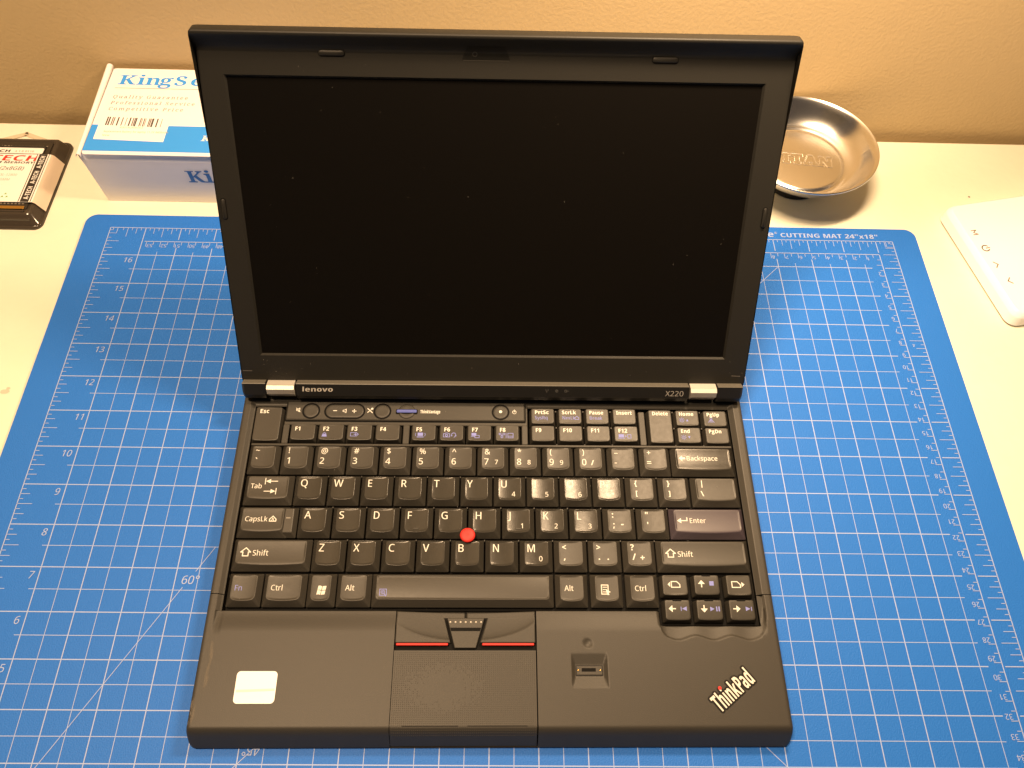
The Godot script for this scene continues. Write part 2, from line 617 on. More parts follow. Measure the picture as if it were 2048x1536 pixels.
# ------------------------------------------------------------------ carton
func make_box() -> void:
	var x0 := -0.310
	var x1 := -0.165
	var yb := -0.0028
	var yt := 0.0475
	var zf := -0.2565
	var zb := -0.3465
	var o := Vector3(x0, 0, zf)
	var t := thing("carton", "white and light blue cardboard carton standing behind the laptop's left corner", "box", o)
	var card := mat(lin(0.90, 0.87, 0.89), 0.55)
	card.normal_enabled = true
	card.normal_texture = noise_tex(0.03, 3, 41, 512, 2.0)
	card.normal_scale = 0.12
	tri_map(card, 5.0)
	var blue := mat(lin(0.035, 0.31, 0.93), 0.5)
	var blue2 := mat(lin(0.02, 0.17, 0.5), 0.5)
	var grey := mat(lin(0.17, 0.20, 0.24), 0.6)
	var black := mat(lin(0.04, 0.03, 0.03), 0.6)
	var w := x1 - x0
	var d := zb - zf
	# front face leans out at its top, as an old carton does
	var foot := -0.0045
	var st := new_st(-1)
	var fl := Vector3(0.0, yb, foot)
	var fr := Vector3(w, yb, foot)
	var tl := Vector3(-0.0012, yt - 0.0008, 0)
	var tr := Vector3(w, yt - 0.0008, 0)
	patch(st, span(0, 1, 12), span(0, 1, 8), func(u, v):
		var p: Vector3 = tl.lerp(tr, u).lerp(fl.lerp(fr, u), v)
		p.z += 0.0009 * sin(PI * u) * sin(PI * v) - (0.0008 if v == 0.0 else 0.0)
		return p)
	build(st, "front_panel", card, t)
	st = new_st(-1)
	quad(st, Vector3(w, yb, foot), Vector3(w, yt, 0), Vector3(w, yt, d), Vector3(w, yb, d))
	quad(st, Vector3(0.001, yb, d), Vector3(0.001, yt, d), Vector3(0.001, yt, -0.0002), Vector3(0.001, yb, foot))
	quad(st, Vector3(0.001, yb, d), Vector3(w, yb, d), Vector3(w, yt, d), Vector3(0.001, yt, d))
	quad(st, Vector3(0.001, yb, foot), Vector3(w, yb, foot), Vector3(w, yb, d), Vector3(0.001, yb, d))
	build(st, "inner_walls", card, t)
	st = new_st()
	slab(st, 0.0014, w, d, 0.0008, yt - 0.0006, yt + 0.0004, 0.0025, 0.0004)
	build(st, "top_panel", card, t)
	# the tucked flap rolls up along the left edge
	st = new_st(1)
	var zs := span(0.0015, d - 0.003, 10)
	patch(st, span(0, 1, 10), zs, func(u, z):
		var a := lerpf(-0.5, 3.3, u)
		var k: float = (z / d)
		return Vector3(-0.0008 - 0.0014 * k + (0.0016 + 0.0008 * k) * cos(a), yt - 0.0016 + 0.0024 * sin(a) + 0.0012 * k, z))
	build(st, "tucked_flap", card, t)
	st = new_st(-1)
	quad(st, Vector3(-0.0012, yb, foot - 0.003), Vector3(-0.0022, yt - 0.002, -0.001), Vector3(-0.0036, yt - 0.002, d), Vector3(-0.0012, yb, d))
	build(st, "side_flap", card, t)
	# printing on the top, positions measured from the front left corner
	var y := yt + 0.00055
	var f := func(p: Vector2): return Vector3(p.x, y, -p.y)
	var f2 := func(p: Vector2): return Vector3(p.x, y + 0.0001, -p.y)
	var f3 := func(p: Vector2): return Vector3(p.x, y + 0.0002, -p.y)
	st = new_st(-1)
	solid(st, [Vector2(0.0016, 0.0022), Vector2(w - 0.0005, 0.0022), Vector2(w - 0.0005, 0.0285), Vector2(0.0016, 0.0285)], f)
	build(st, "blue_band", blue, t)
	st = new_st(-1)
	var starts := [8.8, 22.6, 28.6, 39.0, 49.9, 61.4, 71.6, 82.0, 92.5]
	for k in 9:
		write(st, "KingSener"[k], Vector2(starts[k] * 0.001 - 0.0008, 0.0718), 0.0106, f, "serif-bold", 1.22 if k != 4 else 1.15, 0.04)
	build(st, "brand_lettering", blue, t)
	st = new_st(-1)
	stroke(st, [Vector2(0.0078, 0.0678), Vector2(w - 0.012, 0.0678)], 0.0004, f)
	build(st, "rule_line", grey, t)
	var lines := ["Quality Guarantee", "Professional Service", "Competitive Price"]
	for k in 3:
		st = new_st(-1)
		write_spaced(st, lines[k], Vector2(0.0086, 0.0566 - 0.0064 * k), 0.0033, f, "serif", [0.0540, 0.0602, 0.0532][k], 0.1)
		build(st, "slogan_lettering", grey, t)
	# barcode label
	st = new_st(-1)
	solid(st, [Vector2(0.0062, 0.0137), Vector2(0.0551, 0.0120), Vector2(0.0555, 0.0400), Vector2(0.0062, 0.0415)], f2)
	var lab := build(st, "barcode_label", card, t)
	var x := 0.0112
	st = new_st(-1)
	var r := RandomNumberGenerator.new()
	r.seed = 5
	while x < 0.0502:
		var bw: float = [0.00035, 0.0006, 0.0009][r.randi() % 3]
		stroke(st, [Vector2(x, 0.0283 - (x - 0.0112) * 0.035), Vector2(x, 0.0362 - (x - 0.0112) * 0.03)], bw, f3)
		x += bw + [0.0004, 0.0006, 0.0012, 0.0022][r.randi() % 4]
	build(st, "barcode", black, lab)
	st = new_st(-1)
	write(st, "X001A2K9VXU", Vector2(0.0216, 0.0250), 0.0017, f3, "sans", 1.1)
	write(st, "Replacement Battery for laptop 11.1V 4400mAh", Vector2(0.0114, 0.0206), 0.0019, f3, "sans", 0.80)
	write(st, "New", Vector2(0.0114, 0.0168), 0.0019, f3, "sans", 1.0)
	build(st, "label_text", mat(lin(0.5, 0.45, 0.3), 0.6), lab)
	st = new_st(-1)
	write(st, "KingSener", Vector2(0.0805, 0.0140), 0.0054, f, "serif-bold", 1.1, 0.15)
	build(st, "small_brand_lettering", card, t)
	# large lettering on the front
	st = new_st(-1)
	var ff := func(p: Vector2): return Vector3(p.x, p.y, lerpf(foot, 0, (p.y - yb) / (yt - yb)) + 0.0011)
	var from := 66.8
	for k in 9:
		write(st, "KingSener"[k], Vector2(from * 0.001, 0.0206), 0.0123, ff, "serif-bold", 1.05)
		from += [12.9, 7.0, 11.0, 11.0, 9.5, 9.5, 11.0, 9.5, 9.0][k]
	build(st, "front_lettering", blue2, t)

# ------------------------------------------------------------------ memory modules in their clear clamshell
func make_memory_pack() -> void:
	var o := Vector3(-0.3885, -0.003, -0.275)
	var t := thing("memory_pack", "plastic clamshell of laptop memory modules with white and red label on the desk's left edge", "memory pack", o)
	var shell := mat(lin(0.05, 0.04, 0.03), 0.12)
	var s := 1.0
	# outer tray and raised lid
	var st := new_st(1)
	var rr := func(i: float, r: float): return rrect(-0.043 + i, 0.0378 - i, -0.044 + i, 0.0445 - i, r, 6)
	loft(st, [ring(rr.call(0.0, 0.006), 0.0), ring(rr.call(0.0, 0.006), 0.0022), ring(rr.call(0.0007, 0.005), 0.0026), ring(rr.call(0.0012, 0.005), 0.0018), ring(rr.call(0.0020, 0.005), 0.0024), ring(rr.call(0.0048, 0.004), 0.0096), ring(rr.call(0.0066, 0.004), 0.0106), ring(rr.call(0.0078, 0.003), 0.0106), ring(rr.call(0.0084, 0.003), 0.0098)], true, true, [1, 1, 1, 1, 1, 1, 1, 1, -1])
	build(st, "clamshell", shell, t)
	# ribs pressed into the front of the clamshell
	for k in 2:
		st = new_st()
		slab(st, -0.036, 0.0275 + 0.004 * k, 0.0352 + 0.0042 * k, 0.0370 + 0.0042 * k, 0.0085 - 0.003 * k, 0.0115 - 0.0035 * k, 0.0008, 0.0006)
		build(st, "rib", shell, t)
	# circuit board, chips, contacts seen beyond the label
	st = new_st()
	slab(st, -0.0365, 0.0285, -0.0345, 0.0335, 0.0100, 0.0108, 0.0008, 0.0002)
	build(st, "circuit_board", mat(lin(0.028, 0.022, 0.015), 0.45), t)
	st = new_st()
	slab(st, -0.0365, 0.0268, 0.0315, 0.0342, 0.0109, 0.0112, 0.0003, 0.0001)
	build(st, "gold_contacts", mat(lin(0.75, 0.45, 0.12), 0.35, 1.0), t)
	for k in 24:
		st = new_st(-1)
		box(st, Vector3(-0.0355 + 0.0026 * k, 0.0108, 0.0288), Vector3(-0.0341 + 0.0026 * k, 0.0113, 0.0298))
		box(st, Vector3(-0.0355 + 0.0026 * k, 0.0108, -0.0300), Vector3(-0.0341 + 0.0026 * k, 0.0113, -0.0293))
		build(st, "resistor", mat(lin(0.22, 0.19, 0.15), 0.5), t)
	for k in 2:
		st = new_st()
		slab(st, -0.034 + 0.033 * k, -0.008 + 0.033 * k, -0.0295, -0.0235, 0.0108, 0.0118, 0.0004, 0.0002)
		build(st, "memory_chip", mat(lin(0.02, 0.018, 0.016), 0.4), t)
	# paper slip behind and main label
	var paper := mat(lin(0.82, 0.81, 0.78), 0.45)
	var black := mat(lin(0.025, 0.02, 0.018), 0.45)
	var red := mat(lin(0.72, 0.03, 0.02), 0.5)
	var grey := mat(lin(0.5, 0.46, 0.38), 0.6)
	st = new_st()
	slab(st, -0.036, 0.0245, -0.0268, -0.0208, 0.0119, 0.0121, 0.0012, 0.00005)
	var slip := build(st, "module_label", paper, t)
	var f := func(p: Vector2): return Vector3(p.x, 0.01226, -p.y)
	st = new_st(-1)
	write(st, "A-TECH", Vector2(-0.0215, 0.0218), 0.0026, f, "sans-bold", 1.75, 0.15)
	build(st, "module_text", black, slip)
	st = new_st(-1)
	write(st, "4 1 8 0116", Vector2(0.0035, 0.0222), 0.0017, f, "sans-bold", 1.3)
	build(st, "module_number", grey, slip)
	st = new_st()
	slab(st, -0.040, 0.0318, -0.0198, 0.0288, 0.0121, 0.0124, 0.0006, 0.00008)
	var lab := build(st, "white_label", paper, t)
	f = func(p: Vector2): return Vector3(p.x, 0.01248, -p.y)
	st = new_st(-1)
	write(st, "A-TECH", Vector2(-0.0265, 0.0127), 0.0056, f, "sans-bold", 1.86, 0.25)
	build(st, "red_lettering", red, lab)
	st = new_st(-1)
	write(st, "PREMIUM MEMORY", Vector2(-0.0265, 0.0098), 0.0021, f, "sans-bold", 1.75, 0.2)
	build(st, "memory_lettering", black, lab)
	st = new_st(-1)
	write(st, "16GB KIT (2x8GB)", Vector2(-0.0245, 0.0030), 0.0036, f, "sans", 1.02, 0.18)
	build(st, "kit_lettering", black, lab)
	st = new_st(-1)
	write(st, "DDR3 1600MHz PC3L-12800", Vector2(-0.0255, -0.0030), 0.0022, f, "sans", 1.0, 0.15)
	write(st, "204-Pin 1.35V SODIMM", Vector2(-0.0245, -0.0078), 0.0022, f, "sans", 1.05, 0.15)
	build(st, "specification_text", grey, lab)
	st = new_st(-1)
	for k in 3:
		var c := Vector2(0.0105, -0.0230) + Vector2(cos(PI / 2 + TAU * k / 3), sin(PI / 2 + TAU * k / 3)) * 0.0019
		solid(st, [c + Vector2(-0.001, -0.0006), c + Vector2(0.001, -0.0004), c + Vector2(0.0002, 0.0011)], f)
	write(st, "W A R R A N T Y", Vector2(-0.014, -0.0272), 0.0013, f, "sans", 1.1)
	build(st, "recycling_mark", mat(lin(0.16, 0.4, 0.08), 0.6), lab)
	# black band with repeated lettering down the right of the label
	st = new_st(-1)
	solid(st, [Vector2(0.0215, -0.0287), Vector2(0.0306, -0.0287), Vector2(0.0306, 0.0196), Vector2(0.0215, 0.0196)], f)
	var band := build(st, "black_band", black, lab)
	f = func(p: Vector2): return Vector3(p.x, 0.01256, -p.y)
	st = new_st(-1)
	for k in 3:
		write(st, "A-TECH", Vector2(0.0281, -0.0262 + 0.0157 * k), 0.0034, f, "sans-bold", 0.80, 0.0, PI / 2)
	for xx in [0.0226, 0.0297]:
		stroke(st, [Vector2(xx, -0.0287), Vector2(xx, 0.0196)], 0.0009, f)
	build(st, "band_lettering", paper, band)
	# the label folds down over the right side
	st = new_st(1)
	var prof := [Vector2(0.0317, 0.01225), Vector2(0.0334, 0.0112), Vector2(0.0356, 0.0068), Vector2(0.0376, 0.0029)]
	patch(st, [0, 1, 2, 3], span(-0.0198, 0.0288, 4), func(u, z): return Vector3(prof[int(u)].x, prof[int(u)].y, z))
	build(st, "label_fold", mat(lin(0.72, 0.6, 0.48), 0.4), t)
	# clear hanging tab lying behind
	st = new_st(-1)
	for s2 in [[-0.03, -0.0025], [0.021, -0.0025]]:
		pass
	var clear := mat(lin(0.62, 0.52, 0.38), 0.25)
	stroke(st, [Vector2(-0.024, 0.0455), Vector2(-0.003, 0.0545), Vector2(0.0185, 0.0455)], 0.004, func(p): return Vector3(p.x, 0.0006, -p.y))
	build(st, "hanging_tab", clear, t)

# ------------------------------------------------------------------ steel parts bowl
func make_bowl() -> void:
	var o := Vector3(0.2095, -0.003, -0.2965)
	var t := thing("parts_bowl", "round polished steel magnetic parts bowl standing by the wall right of the laptop", "bowl", o)
	var steel := mat(lin(0.78, 0.76, 0.72), 0.22, 1.0)
	steel.normal_enabled = true
	steel.normal_texture = noise_tex(0.02, 4, 61, 512, 2.0)
	steel.normal_scale = 0.05
	tri_map(steel, 20.0)
	var h := 0.038
	var st := new_st(1)
	var prof: Array = [Vector2(0.0, 0.0215), Vector2(0.0295, 0.0215), Vector2(0.0305, 0.0213), Vector2(0.0316, 0.0206), Vector2(0.0322, 0.0200), Vector2(0.0334, 0.0197), Vector2(0.0345, 0.0200), Vector2(0.0352, 0.0206), Vector2(0.0366, 0.0211), Vector2(0.0392, 0.0226), Vector2(0.0422, 0.0252), Vector2(0.0450, 0.0288), Vector2(0.0475, 0.0332), Vector2(0.0495, 0.0364), Vector2(0.0506, 0.0375), Vector2(0.0514, 0.0380)]
	for k in 9:
		var a := deg_to_rad(90 - 26 * k)
		prof.append(Vector2(0.0516 + 0.0009 * cos(a), 0.0372 + 0.0009 * sin(a)))
	prof.append_array([Vector2(0.0504, 0.0362), Vector2(0.0482, 0.0326), Vector2(0.0456, 0.0281), Vector2(0.0428, 0.0243), Vector2(0.0396, 0.0216), Vector2(0.036, 0.0199), Vector2(0.0325, 0.0186), Vector2(0.0, 0.0185)])
	lathe(st, prof, 96)
	build(st, "steel_dish", steel, t)
	st = new_st(1)
	lathe(st, [Vector2(0, 0.0), Vector2(0.0208, 0.0), Vector2(0.0215, 0.0008), Vector2(0.0215, 0.0175), Vector2(0.021, 0.0185), Vector2(0.0, 0.0185)], 48)
	build(st, "magnet_foot", mat(lin(0.015, 0.015, 0.015), 0.6), t)
	# raised lettering on the floor: the outline of each letter
	st = new_st(1)
	var word := ["T", "I", "T", "A", "N"]
	var glyph := {
		"T": [Vector2(0, 10), Vector2(8, 10), Vector2(8, 7), Vector2(6.3, 7), Vector2(5.7, 7.4), Vector2(5.7, 2.4), Vector2(6.6, 2.4), Vector2(6.6, 0), Vector2(1.6, 0), Vector2(1.6, 2.4), Vector2(2.4, 2.4), Vector2(2.4, 7.4), Vector2(0.8, 7), Vector2(0, 7)],
		"I": [Vector2(0, 10), Vector2(5, 10), Vector2(5, 7.6), Vector2(4.1, 7.6), Vector2(4.1, 2.4), Vector2(5, 2.4), Vector2(5, 0), Vector2(0, 0), Vector2(0, 2.4), Vector2(0.9, 2.4), Vector2(0.9, 7.6), Vector2(0, 7.6)],
		"A": [Vector2(3, 10), Vector2(6.4, 10), Vector2(8.8, 2.2), Vector2(9.6, 2.2), Vector2(9.6, 0), Vector2(5.4, 0), Vector2(5.4, 2.2), Vector2(6, 2.2), Vector2(5.8, 3.2), Vector2(3.4, 3.2), Vector2(3.2, 2.2), Vector2(3.9, 2.2), Vector2(3.9, 0), Vector2(-0.4, 0), Vector2(-0.4, 2.2), Vector2(0.5, 2.2)],
		"N": [Vector2(0, 10), Vector2(3.6, 10), Vector2(6.2, 5), Vector2(6.2, 7.8), Vector2(5.4, 7.8), Vector2(5.4, 10), Vector2(9.6, 10), Vector2(9.6, 7.8), Vector2(8.8, 7.8), Vector2(8.8, 0), Vector2(6, 0), Vector2(2.8, 5.6), Vector2(2.8, 2.4), Vector2(3.8, 2.4), Vector2(3.8, 0), Vector2(-0.2, 0), Vector2(-0.2, 2.4), Vector2(0.6, 2.4), Vector2(0.6, 7.6), Vector2(0, 7.6)],
	}
	var adv := {"T": 8.6, "I": 5.6, "A": 10.0, "N": 10.0}
	var cx := 0.0
	var sc := 0.00112
	for ch in word:
		var pts: Array = glyph[ch]
		for i in pts.size():
			var a: Vector2 = (pts[i] + Vector2(cx, 0)) * sc
			var b: Vector2 = (pts[(i + 1) % pts.size()] + Vector2(cx, 0)) * sc
			var p3 := func(q: Vector2, y: float):
				var v := (q - Vector2(0.0238, 0.0055)).rotated(-0.12)
				return Vector3(v.x, 0.0215 + y, -v.y)
			var dd := (b - a).normalized()
			var s := Vector2(-dd.y, dd.x) * 0.00042
			quad(st, p3.call(a + s, 0.0), p3.call(b + s, 0.0), p3.call(b, 0.00032), p3.call(a, 0.00032))
			quad(st, p3.call(a, 0.00032), p3.call(b, 0.00032), p3.call(b - s, 0.0), p3.call(a - s, 0.0))
		cx += adv[ch]
	st.set_smooth_group(-1)
	build(st, "embossed_lettering", steel, t)

# ------------------------------------------------------------------ laptop; all lengths in millimetres, z runs from the front edge (0) back to -206
const XL := -152.2
const XR := 153.1
const LEAN := 0.54726
var lap: Node3D

func dk(x: float, z: float, off := 0.0) -> Vector3:
	return Vector3(x, 14.0 - 0.027 * z + off, z) * 0.001

# a point on the lid: x across, b up from the screen's lower edge, n out of the screen
func ld(x: float, b: float, n := 0.0) -> Vector3:
	return Vector3(x, 44.88 + b * cos(LEAN) + n * sin(LEAN), -210.0 - b * sin(LEAN) + n * cos(LEAN)) * 0.001

func smooth01(a: float, b: float, x: float) -> float:
	var t := clampf((x - a) / (b - a), 0.0, 1.0)
	return t * t * (3.0 - 2.0 * t)

func scallop(x: float) -> float:
	var z := -51.65 + 1.15 * cos(TAU * (x - 99.0) / 19.2)
	if x < 94.0:
		var d := (94.0 - x) / 4.5
		z -= 9.0 * (1.0 - sqrt(maxf(0.0, 1.0 - d * d)))
	if x > 142.0:
		var d := (x - 142.0) / 5.6
		z -= 9.0 * (1.0 - sqrt(maxf(0.0, 1.0 - d * d)))
	return z

func deck(x: float, z: float) -> float:
	var off := 0.0
	# keyboard well
	var inside := x > -144.6 and x < 144.6 and z > -190.4 and z < -66.3
	if x > 90.2 and x < 144.6 and z >= -66.4 and z < -58.6:
		inside = true
	if inside:
		return -6.5
	# slopes round the well
	if z < -50.0:
		var rear := smooth01(-194.4, -192.3, z) * 2.0 if z < -180.0 else 2.0
		var fade := smooth01(-52.0, -66.0, z)
		if x < -144.0:
			if z > -66.3:
				off = 1.35 * smooth01(-53.0, -66.3, z) * clampf((x + 147.7) / 0.9, 0.0, 1.0)
			else:
				off = minf(rear, clampf((x + 147.7) / 2.6, 0.0, 1.0) * 2.0)
		elif x > 144.0:
			off = minf(rear, clampf((147.6 - x) / 2.6, 0.0, 1.0) * 2.0 * (fade if z > -66.0 else 1.0))
		elif z < -180.0:
			off = rear
		elif x < 90.5:
			off = 1.25 * smooth01(-55.0, -66.3, z)
		if x > 89.5 and x < 147.8 and z > -75.0:
			var zb := scallop(x)
			if z < zb:
				off = maxf(off, minf(clampf((zb - z) / 0.8, 0.0, 1.0) * 0.55 + clampf((zb - z) / 7.0, 0.0, 1.0) * 1.5, 2.0))
	# finger scoop of the fingerprint reader, and the dimple behind it
	if x > 40.0 and x < 62.0 and z > -44.5 and z < -25.5:
		off = maxf(off, 1.7 * clampf(minf(minf((x - 41.4) / 2.2, (60.4 - x) / 2.2), minf((z + 43.8) / 5.4, (-26.4 - z) / 6.2)), 0.0, 1.0))
	var dd := Vector2(x - 50.7, z + 49.0).length()
	if dd < 2.7:
		off = maxf(off, 0.8 * (1.0 - dd * dd / 7.3))
	return -off

func rim_drop(x: float, z: float) -> float:
	var o := 0.0
	var d := minf(x - XL, XR - x)
	if d < 1.6:
		o += 1.6 - sqrt(maxf(0.0, 2.56 - (1.6 - d) * (1.6 - d)))
	if z > -8.5:
		var t := z + 8.5
		o += 0.206 * t * t if t < 4.5 else 4.1715 + 1.854 * (t - 4.5)
	return o

# the outline's front corners are rounded: x is drawn in near them
func drawn_in(x: float, z: float) -> float:
	var t := clampf(z + 2.6, 0.0, 2.6)
	var c := 2.6 - sqrt(maxf(0.0, 6.76 - t * t))
	if x < XL + 8.0:
		return XL + c + (x - XL) * (8.0 - c) / 8.0
	if x > XR - 8.0:
		return XR - c - (XR - x) * (8.0 - c) / 8.0
	return x

func top_y(x: float, z: float) -> Vector3:
	return dk(drawn_in(x, z), z, deck(x, z) - rim_drop(x, z))

func lines(a: float, b: float, step: float, fine: Array) -> Array:
	var s := {}
	var n := int(ceil((b - a) / step))
	for k in n + 1:
		s[snappedf(lerpf(a, b, float(k) / n), 0.001)] = true
	for q in fine:
		if q > a and q < b:
			s[q] = true
	var out := s.keys()
	out.sort()
	return out

func field(st: SurfaceTool, xs: Array, zs: Array, skip: Callable) -> void:
	var rows := []
	for z in zs:
		var row := PackedVector3Array()
		for x in xs:
			row.append(top_y(x, z))
		rows.append(row)
	for j in zs.size() - 1:
		for i in xs.size() - 1:
			if skip.call((xs[i] + xs[i + 1]) * 0.5, (zs[j] + zs[j + 1]) * 0.5):
				continue
			quad(st, rows[j][i], rows[j][i + 1], rows[j + 1][i + 1], rows[j + 1][i])

func make_laptop() -> void:
	lap = thing("laptop", "black open laptop with red pointing stick standing on the blue cutting mat", "laptop", Vector3(-0.0195, 0, 0.1155), 0.0078)
	make_case()
	make_keyboard()
	make_lid()

func make_case() -> void:
	var p: StandardMaterial3D = mats.plastic
	var edge_x := [XL, XL + 0.05, XL + 0.2, XL + 0.5, XR - 0.5, XR - 0.2, XR - 0.05, XR, -147.7, -145.1, -144.62, -144.58, 144.58, 144.62, 145.0, 147.6, 90.18, 90.22, 41.4, 43.6, 58.2, 60.4]
	var edge_z := [-9.5, -4.0, -3.0, -2.2, -1.5, -1.0, -0.6, -0.3, -0.12, -0.03, 0.0, -66.32, -66.28, -58.62, -58.58]
	# palm rest, in front of the seam
	var st := new_st(0)
	field(st, lines(XL, XR, 0.8, edge_x), lines(-74.9, 0.0, 0.6, edge_z), func(x, z): return (x > -51.7 and x < 23.5 and z > -66.3) or (x > -144.6 and x < 144.6 and z < -66.3) or (x > 90.2 and x < 144.6 and z < -58.6))
	st.set_smooth_group(-1)
	walls(st, -74.9, 0.0)
	build(st, "palm_rest", p, lap)
	# frame round the keyboard
	st = new_st(0)
	field(st, lines(XL, XR, 0.8, edge_x), lines(-197.0, -75.3, 0.6, [-194.4, -191.2, -190.42, -190.38]), func(x, z): return x > -144.6 and x < 144.6 and z > -190.4)
	st.set_smooth_group(-1)
	walls(st, -206.0, -75.3)
	quad(st, dk(XL, -206, -4), dk(XR, -206, -4), dk(XR, -197, -4), dk(XL, -197, -4))
	quad(st, dk(XL, -197, -4), dk(XR, -197, -4), dk(XR, -197), dk(XL, -197))
	build(st, "keyboard_surround", p, lap)
	# tray under the keys
	st = new_st(-1)
	box(st, Vector3(-145.2, 9.0, -191) * 0.001, Vector3(145.2, 10.6, -58.0) * 0.001)
	box(st, Vector3(-145.2, 10.6, -191) * 0.001, Vector3(145.2, 12.4, -125.0) * 0.001)
	build(st, "keyboard_tray", mats.dark, lap)
	# wall of the well
	st = new_st(-1)
	var path := [Vector2(-144.6, -190.4), Vector2(144.6, -190.4), Vector2(144.6, -58.6), Vector2(90.2, -58.6), Vector2(90.2, -66.3), Vector2(-144.6, -66.3)]
	for i in path.size():
		var a: Vector2 = path[i]
		var b: Vector2 = path[(i + 1) % path.size()]
		quad(st, dk(a.x, a.y, -6.6), dk(a.x, a.y, -1.2), dk(b.x, b.y, -1.2), dk(b.x, b.y, -6.6))
	build(st, "well_wall", mats.dark, lap)
	# underside and rubber feet
	st = new_st()
	slab(st, XL + 2.5, XR - 2.5, -205, -2.6, 1.2, 4.0, 5.0, 0.8, 0.001)
	build(st, "bottom_cover", mats.dark, lap)
	for q in [[-130, -20], [130, -20], [-130, -190], [130, -190]]:
		st = new_st()
		slab(st, q[0] - 9, q[0] + 9, q[1] - 4, q[1] + 4, 0.05, 1.4, 3.5, 0.3, 0.001)
		build(st, "rubber_foot", mats.dark, lap)
	# touchpad
	st = new_st(0)
	field(st, lines(-51.2, 23.0, 1.2, []), lines(-45.3, -0.55, 0.6, edge_z), func(_x, _z): return false)
	st.set_smooth_group(-1)
	var pad := build(st, "touchpad", p, lap)
	pad.position.y = -0.00025
	st = new_st(-1)
	box(st, Vector3(-51.9, 2, -66.5) * 0.001, Vector3(23.7, 3.2, -1.6) * 0.001)
	box(st, Vector3(-51.9, 3.2, -66.4) * 0.001, Vector3(23.7, 6.2, -3.4) * 0.001)
	box(st, Vector3(-51.9, 6.2, -66.3) * 0.001, Vector3(23.7, 9.2, -5.4) * 0.001)
	box(st, Vector3(-51.9, 9.2, -66.2) * 0.001, Vector3(23.7, 12.8, -9.5) * 0.001)
	build(st, "touchpad_frame", mats.dark, lap)
	var dome := SurfaceTool.new()
	dome.begin(Mesh.PRIMITIVE_TRIANGLES)
	dome.set_smooth_group(0)
	lathe(dome, [Vector2(0.27, 0.0), Vector2(0.2, 0.07), Vector2(0.0, 0.1)], 6)
	dome.generate_normals()
	var mm := MultiMesh.new()
	mm.transform_format = MultiMesh.TRANSFORM_3D
	mm.mesh = dome.commit()
	var spots: Array[Vector3] = []
	for j in 40:
		for i in 72:
			var wear := pow((-50.3 + i * 1.02 + 25.0) / 24.0, 2) + pow((-44.2 + j * 1.02 + 27.0) / 14.0, 2)
			if rng.randf() > wear * 1.3 - 0.2:
				continue
			spots.append(dk(-50.3 + i * 1.02, -44.2 + j * 1.02, -rim_drop(0, -44.2 + j * 1.02) - 0.27))
	mm.instance_count = spots.size()
	for i in spots.size():
		mm.set_instance_transform(i, Transform3D(Basis.from_scale(Vector3.ONE * 0.001), spots[i]))
	var mi := MultiMeshInstance3D.new()
	mi.name = "touchpad_dots"
	mi.multimesh = mm
	mi.material_override = p
	mi.set_meta("kind", "stuff")
	lap.add_child(mi)
	st = new_st(-1)
	for q in [[-45.0, -17.0], [-12.0, 18.0]]:
		stroke(st, [Vector2(q[0], 8.3), Vector2(q[1], 8.3)], 0.35, func(v): return dk(v.x, -v.y, -0.17 - rim_drop(0, -v.y)))
	build(st, "touchpad_edge_mark", mats.dark, pad, Vector3(0, 0.00025, 0))
	# buttons with the scooped hollow
	var scoop := func(x: float, z: float):
		var q := 1.0 - pow((x + 14.2) / 40.0, 2) - pow((z + 66.5) / 16.2, 2)
		return dk(x, z, -0.25 - 2.7 * pow(maxf(0.0, q), 0.7))
	for s in [-1.0, 1.0]:
		st = new_st(0)
		var left: bool = s < 0
		var us := span(0, 1, 40)
		us.push_front(-0.0001)
		us.push_back(1.0001)
		var zs := lines(-66.0, -49.3, 0.6, [-62.85, -62.8])
		zs.push_front(-66.001)
		zs.push_back(-49.299)
		patch(st, us, zs, func(u, z):
			var inner := 0.4
			if z > -62.83:
				var k: float = (z + 62.8) / 16.6
				inner = (10.9 - 4.6 * k + 0.6) if left else (11.0 - 4.6 * k + 0.6)
			var xi: float = -14.2 + s * inner
			var xo := -51.1 if left else 22.9
			var a := minf(xi, xo)
			var b := maxf(xi, xo)
			var v: Vector3 = scoop.call(lerpf(a, b, clampf(u, 0, 1)), z)
			if u < 0 or u > 1 or z < -66.0005 or z > -49.2995:
				v.y -= 0.002
			return v)
		var bt := build(st, "touchpad_button", p, lap)
		bt.set_meta("label", "left pointing stick button with red stripe" if left else "right pointing stick button with red stripe")
		st = new_st()
		var x0 := -50.5 if left else -5.2
		var x1 := -23.2 if left else 22.2
		var rs := [ring(rrect(x0, x1, -49.2, -47.9, 0.45, 3), 13.9), ring(rrect(x0, x1, -49.2, -47.9, 0.45, 3), 14.75), ring(rrect(x0 + 0.25, x1 - 0.25, -48.95, -48.15, 0.3, 3), 15.05)]
		for k in 3:
			for i in rs[k].size():
				rs[k][i] *= 0.001
		loft(st, rs)
		build(st, "red_stripe", mats.red, bt)
	# centre button
	st = new_st()
	var trap := func(z0: float, z1: float, inset: float, off: float) -> PackedVector3Array:
		var out := PackedVector3Array()
		var hx := func(z: float): return 10.6 - 4.6 * (z + 62.6) / 16.4 - inset
		for q in [[hx.call(z0), z0], [-hx.call(z0), z0], [-hx.call(z1), z1], [hx.call(z1), z1]]:
			out.append(dk(-14.1 + q[0], q[1], off))
		return out
	loft(st, [trap.call(-62.2, -46.5, 0.5, -3.0), trap.call(-62.2, -46.5, 0.5, -0.5), trap.call(-61.9, -46.8, 0.8, -0.2)])
	var cb := build(st, "touchpad_centre_button", p, lap)
	st = new_st()
	loft(st, [trap.call(-57.1, -55.3, 0.9, -0.3), trap.call(-57.1, -55.3, 0.9, -0.12)])
	build(st, "dark_groove", mats.dark, cb)
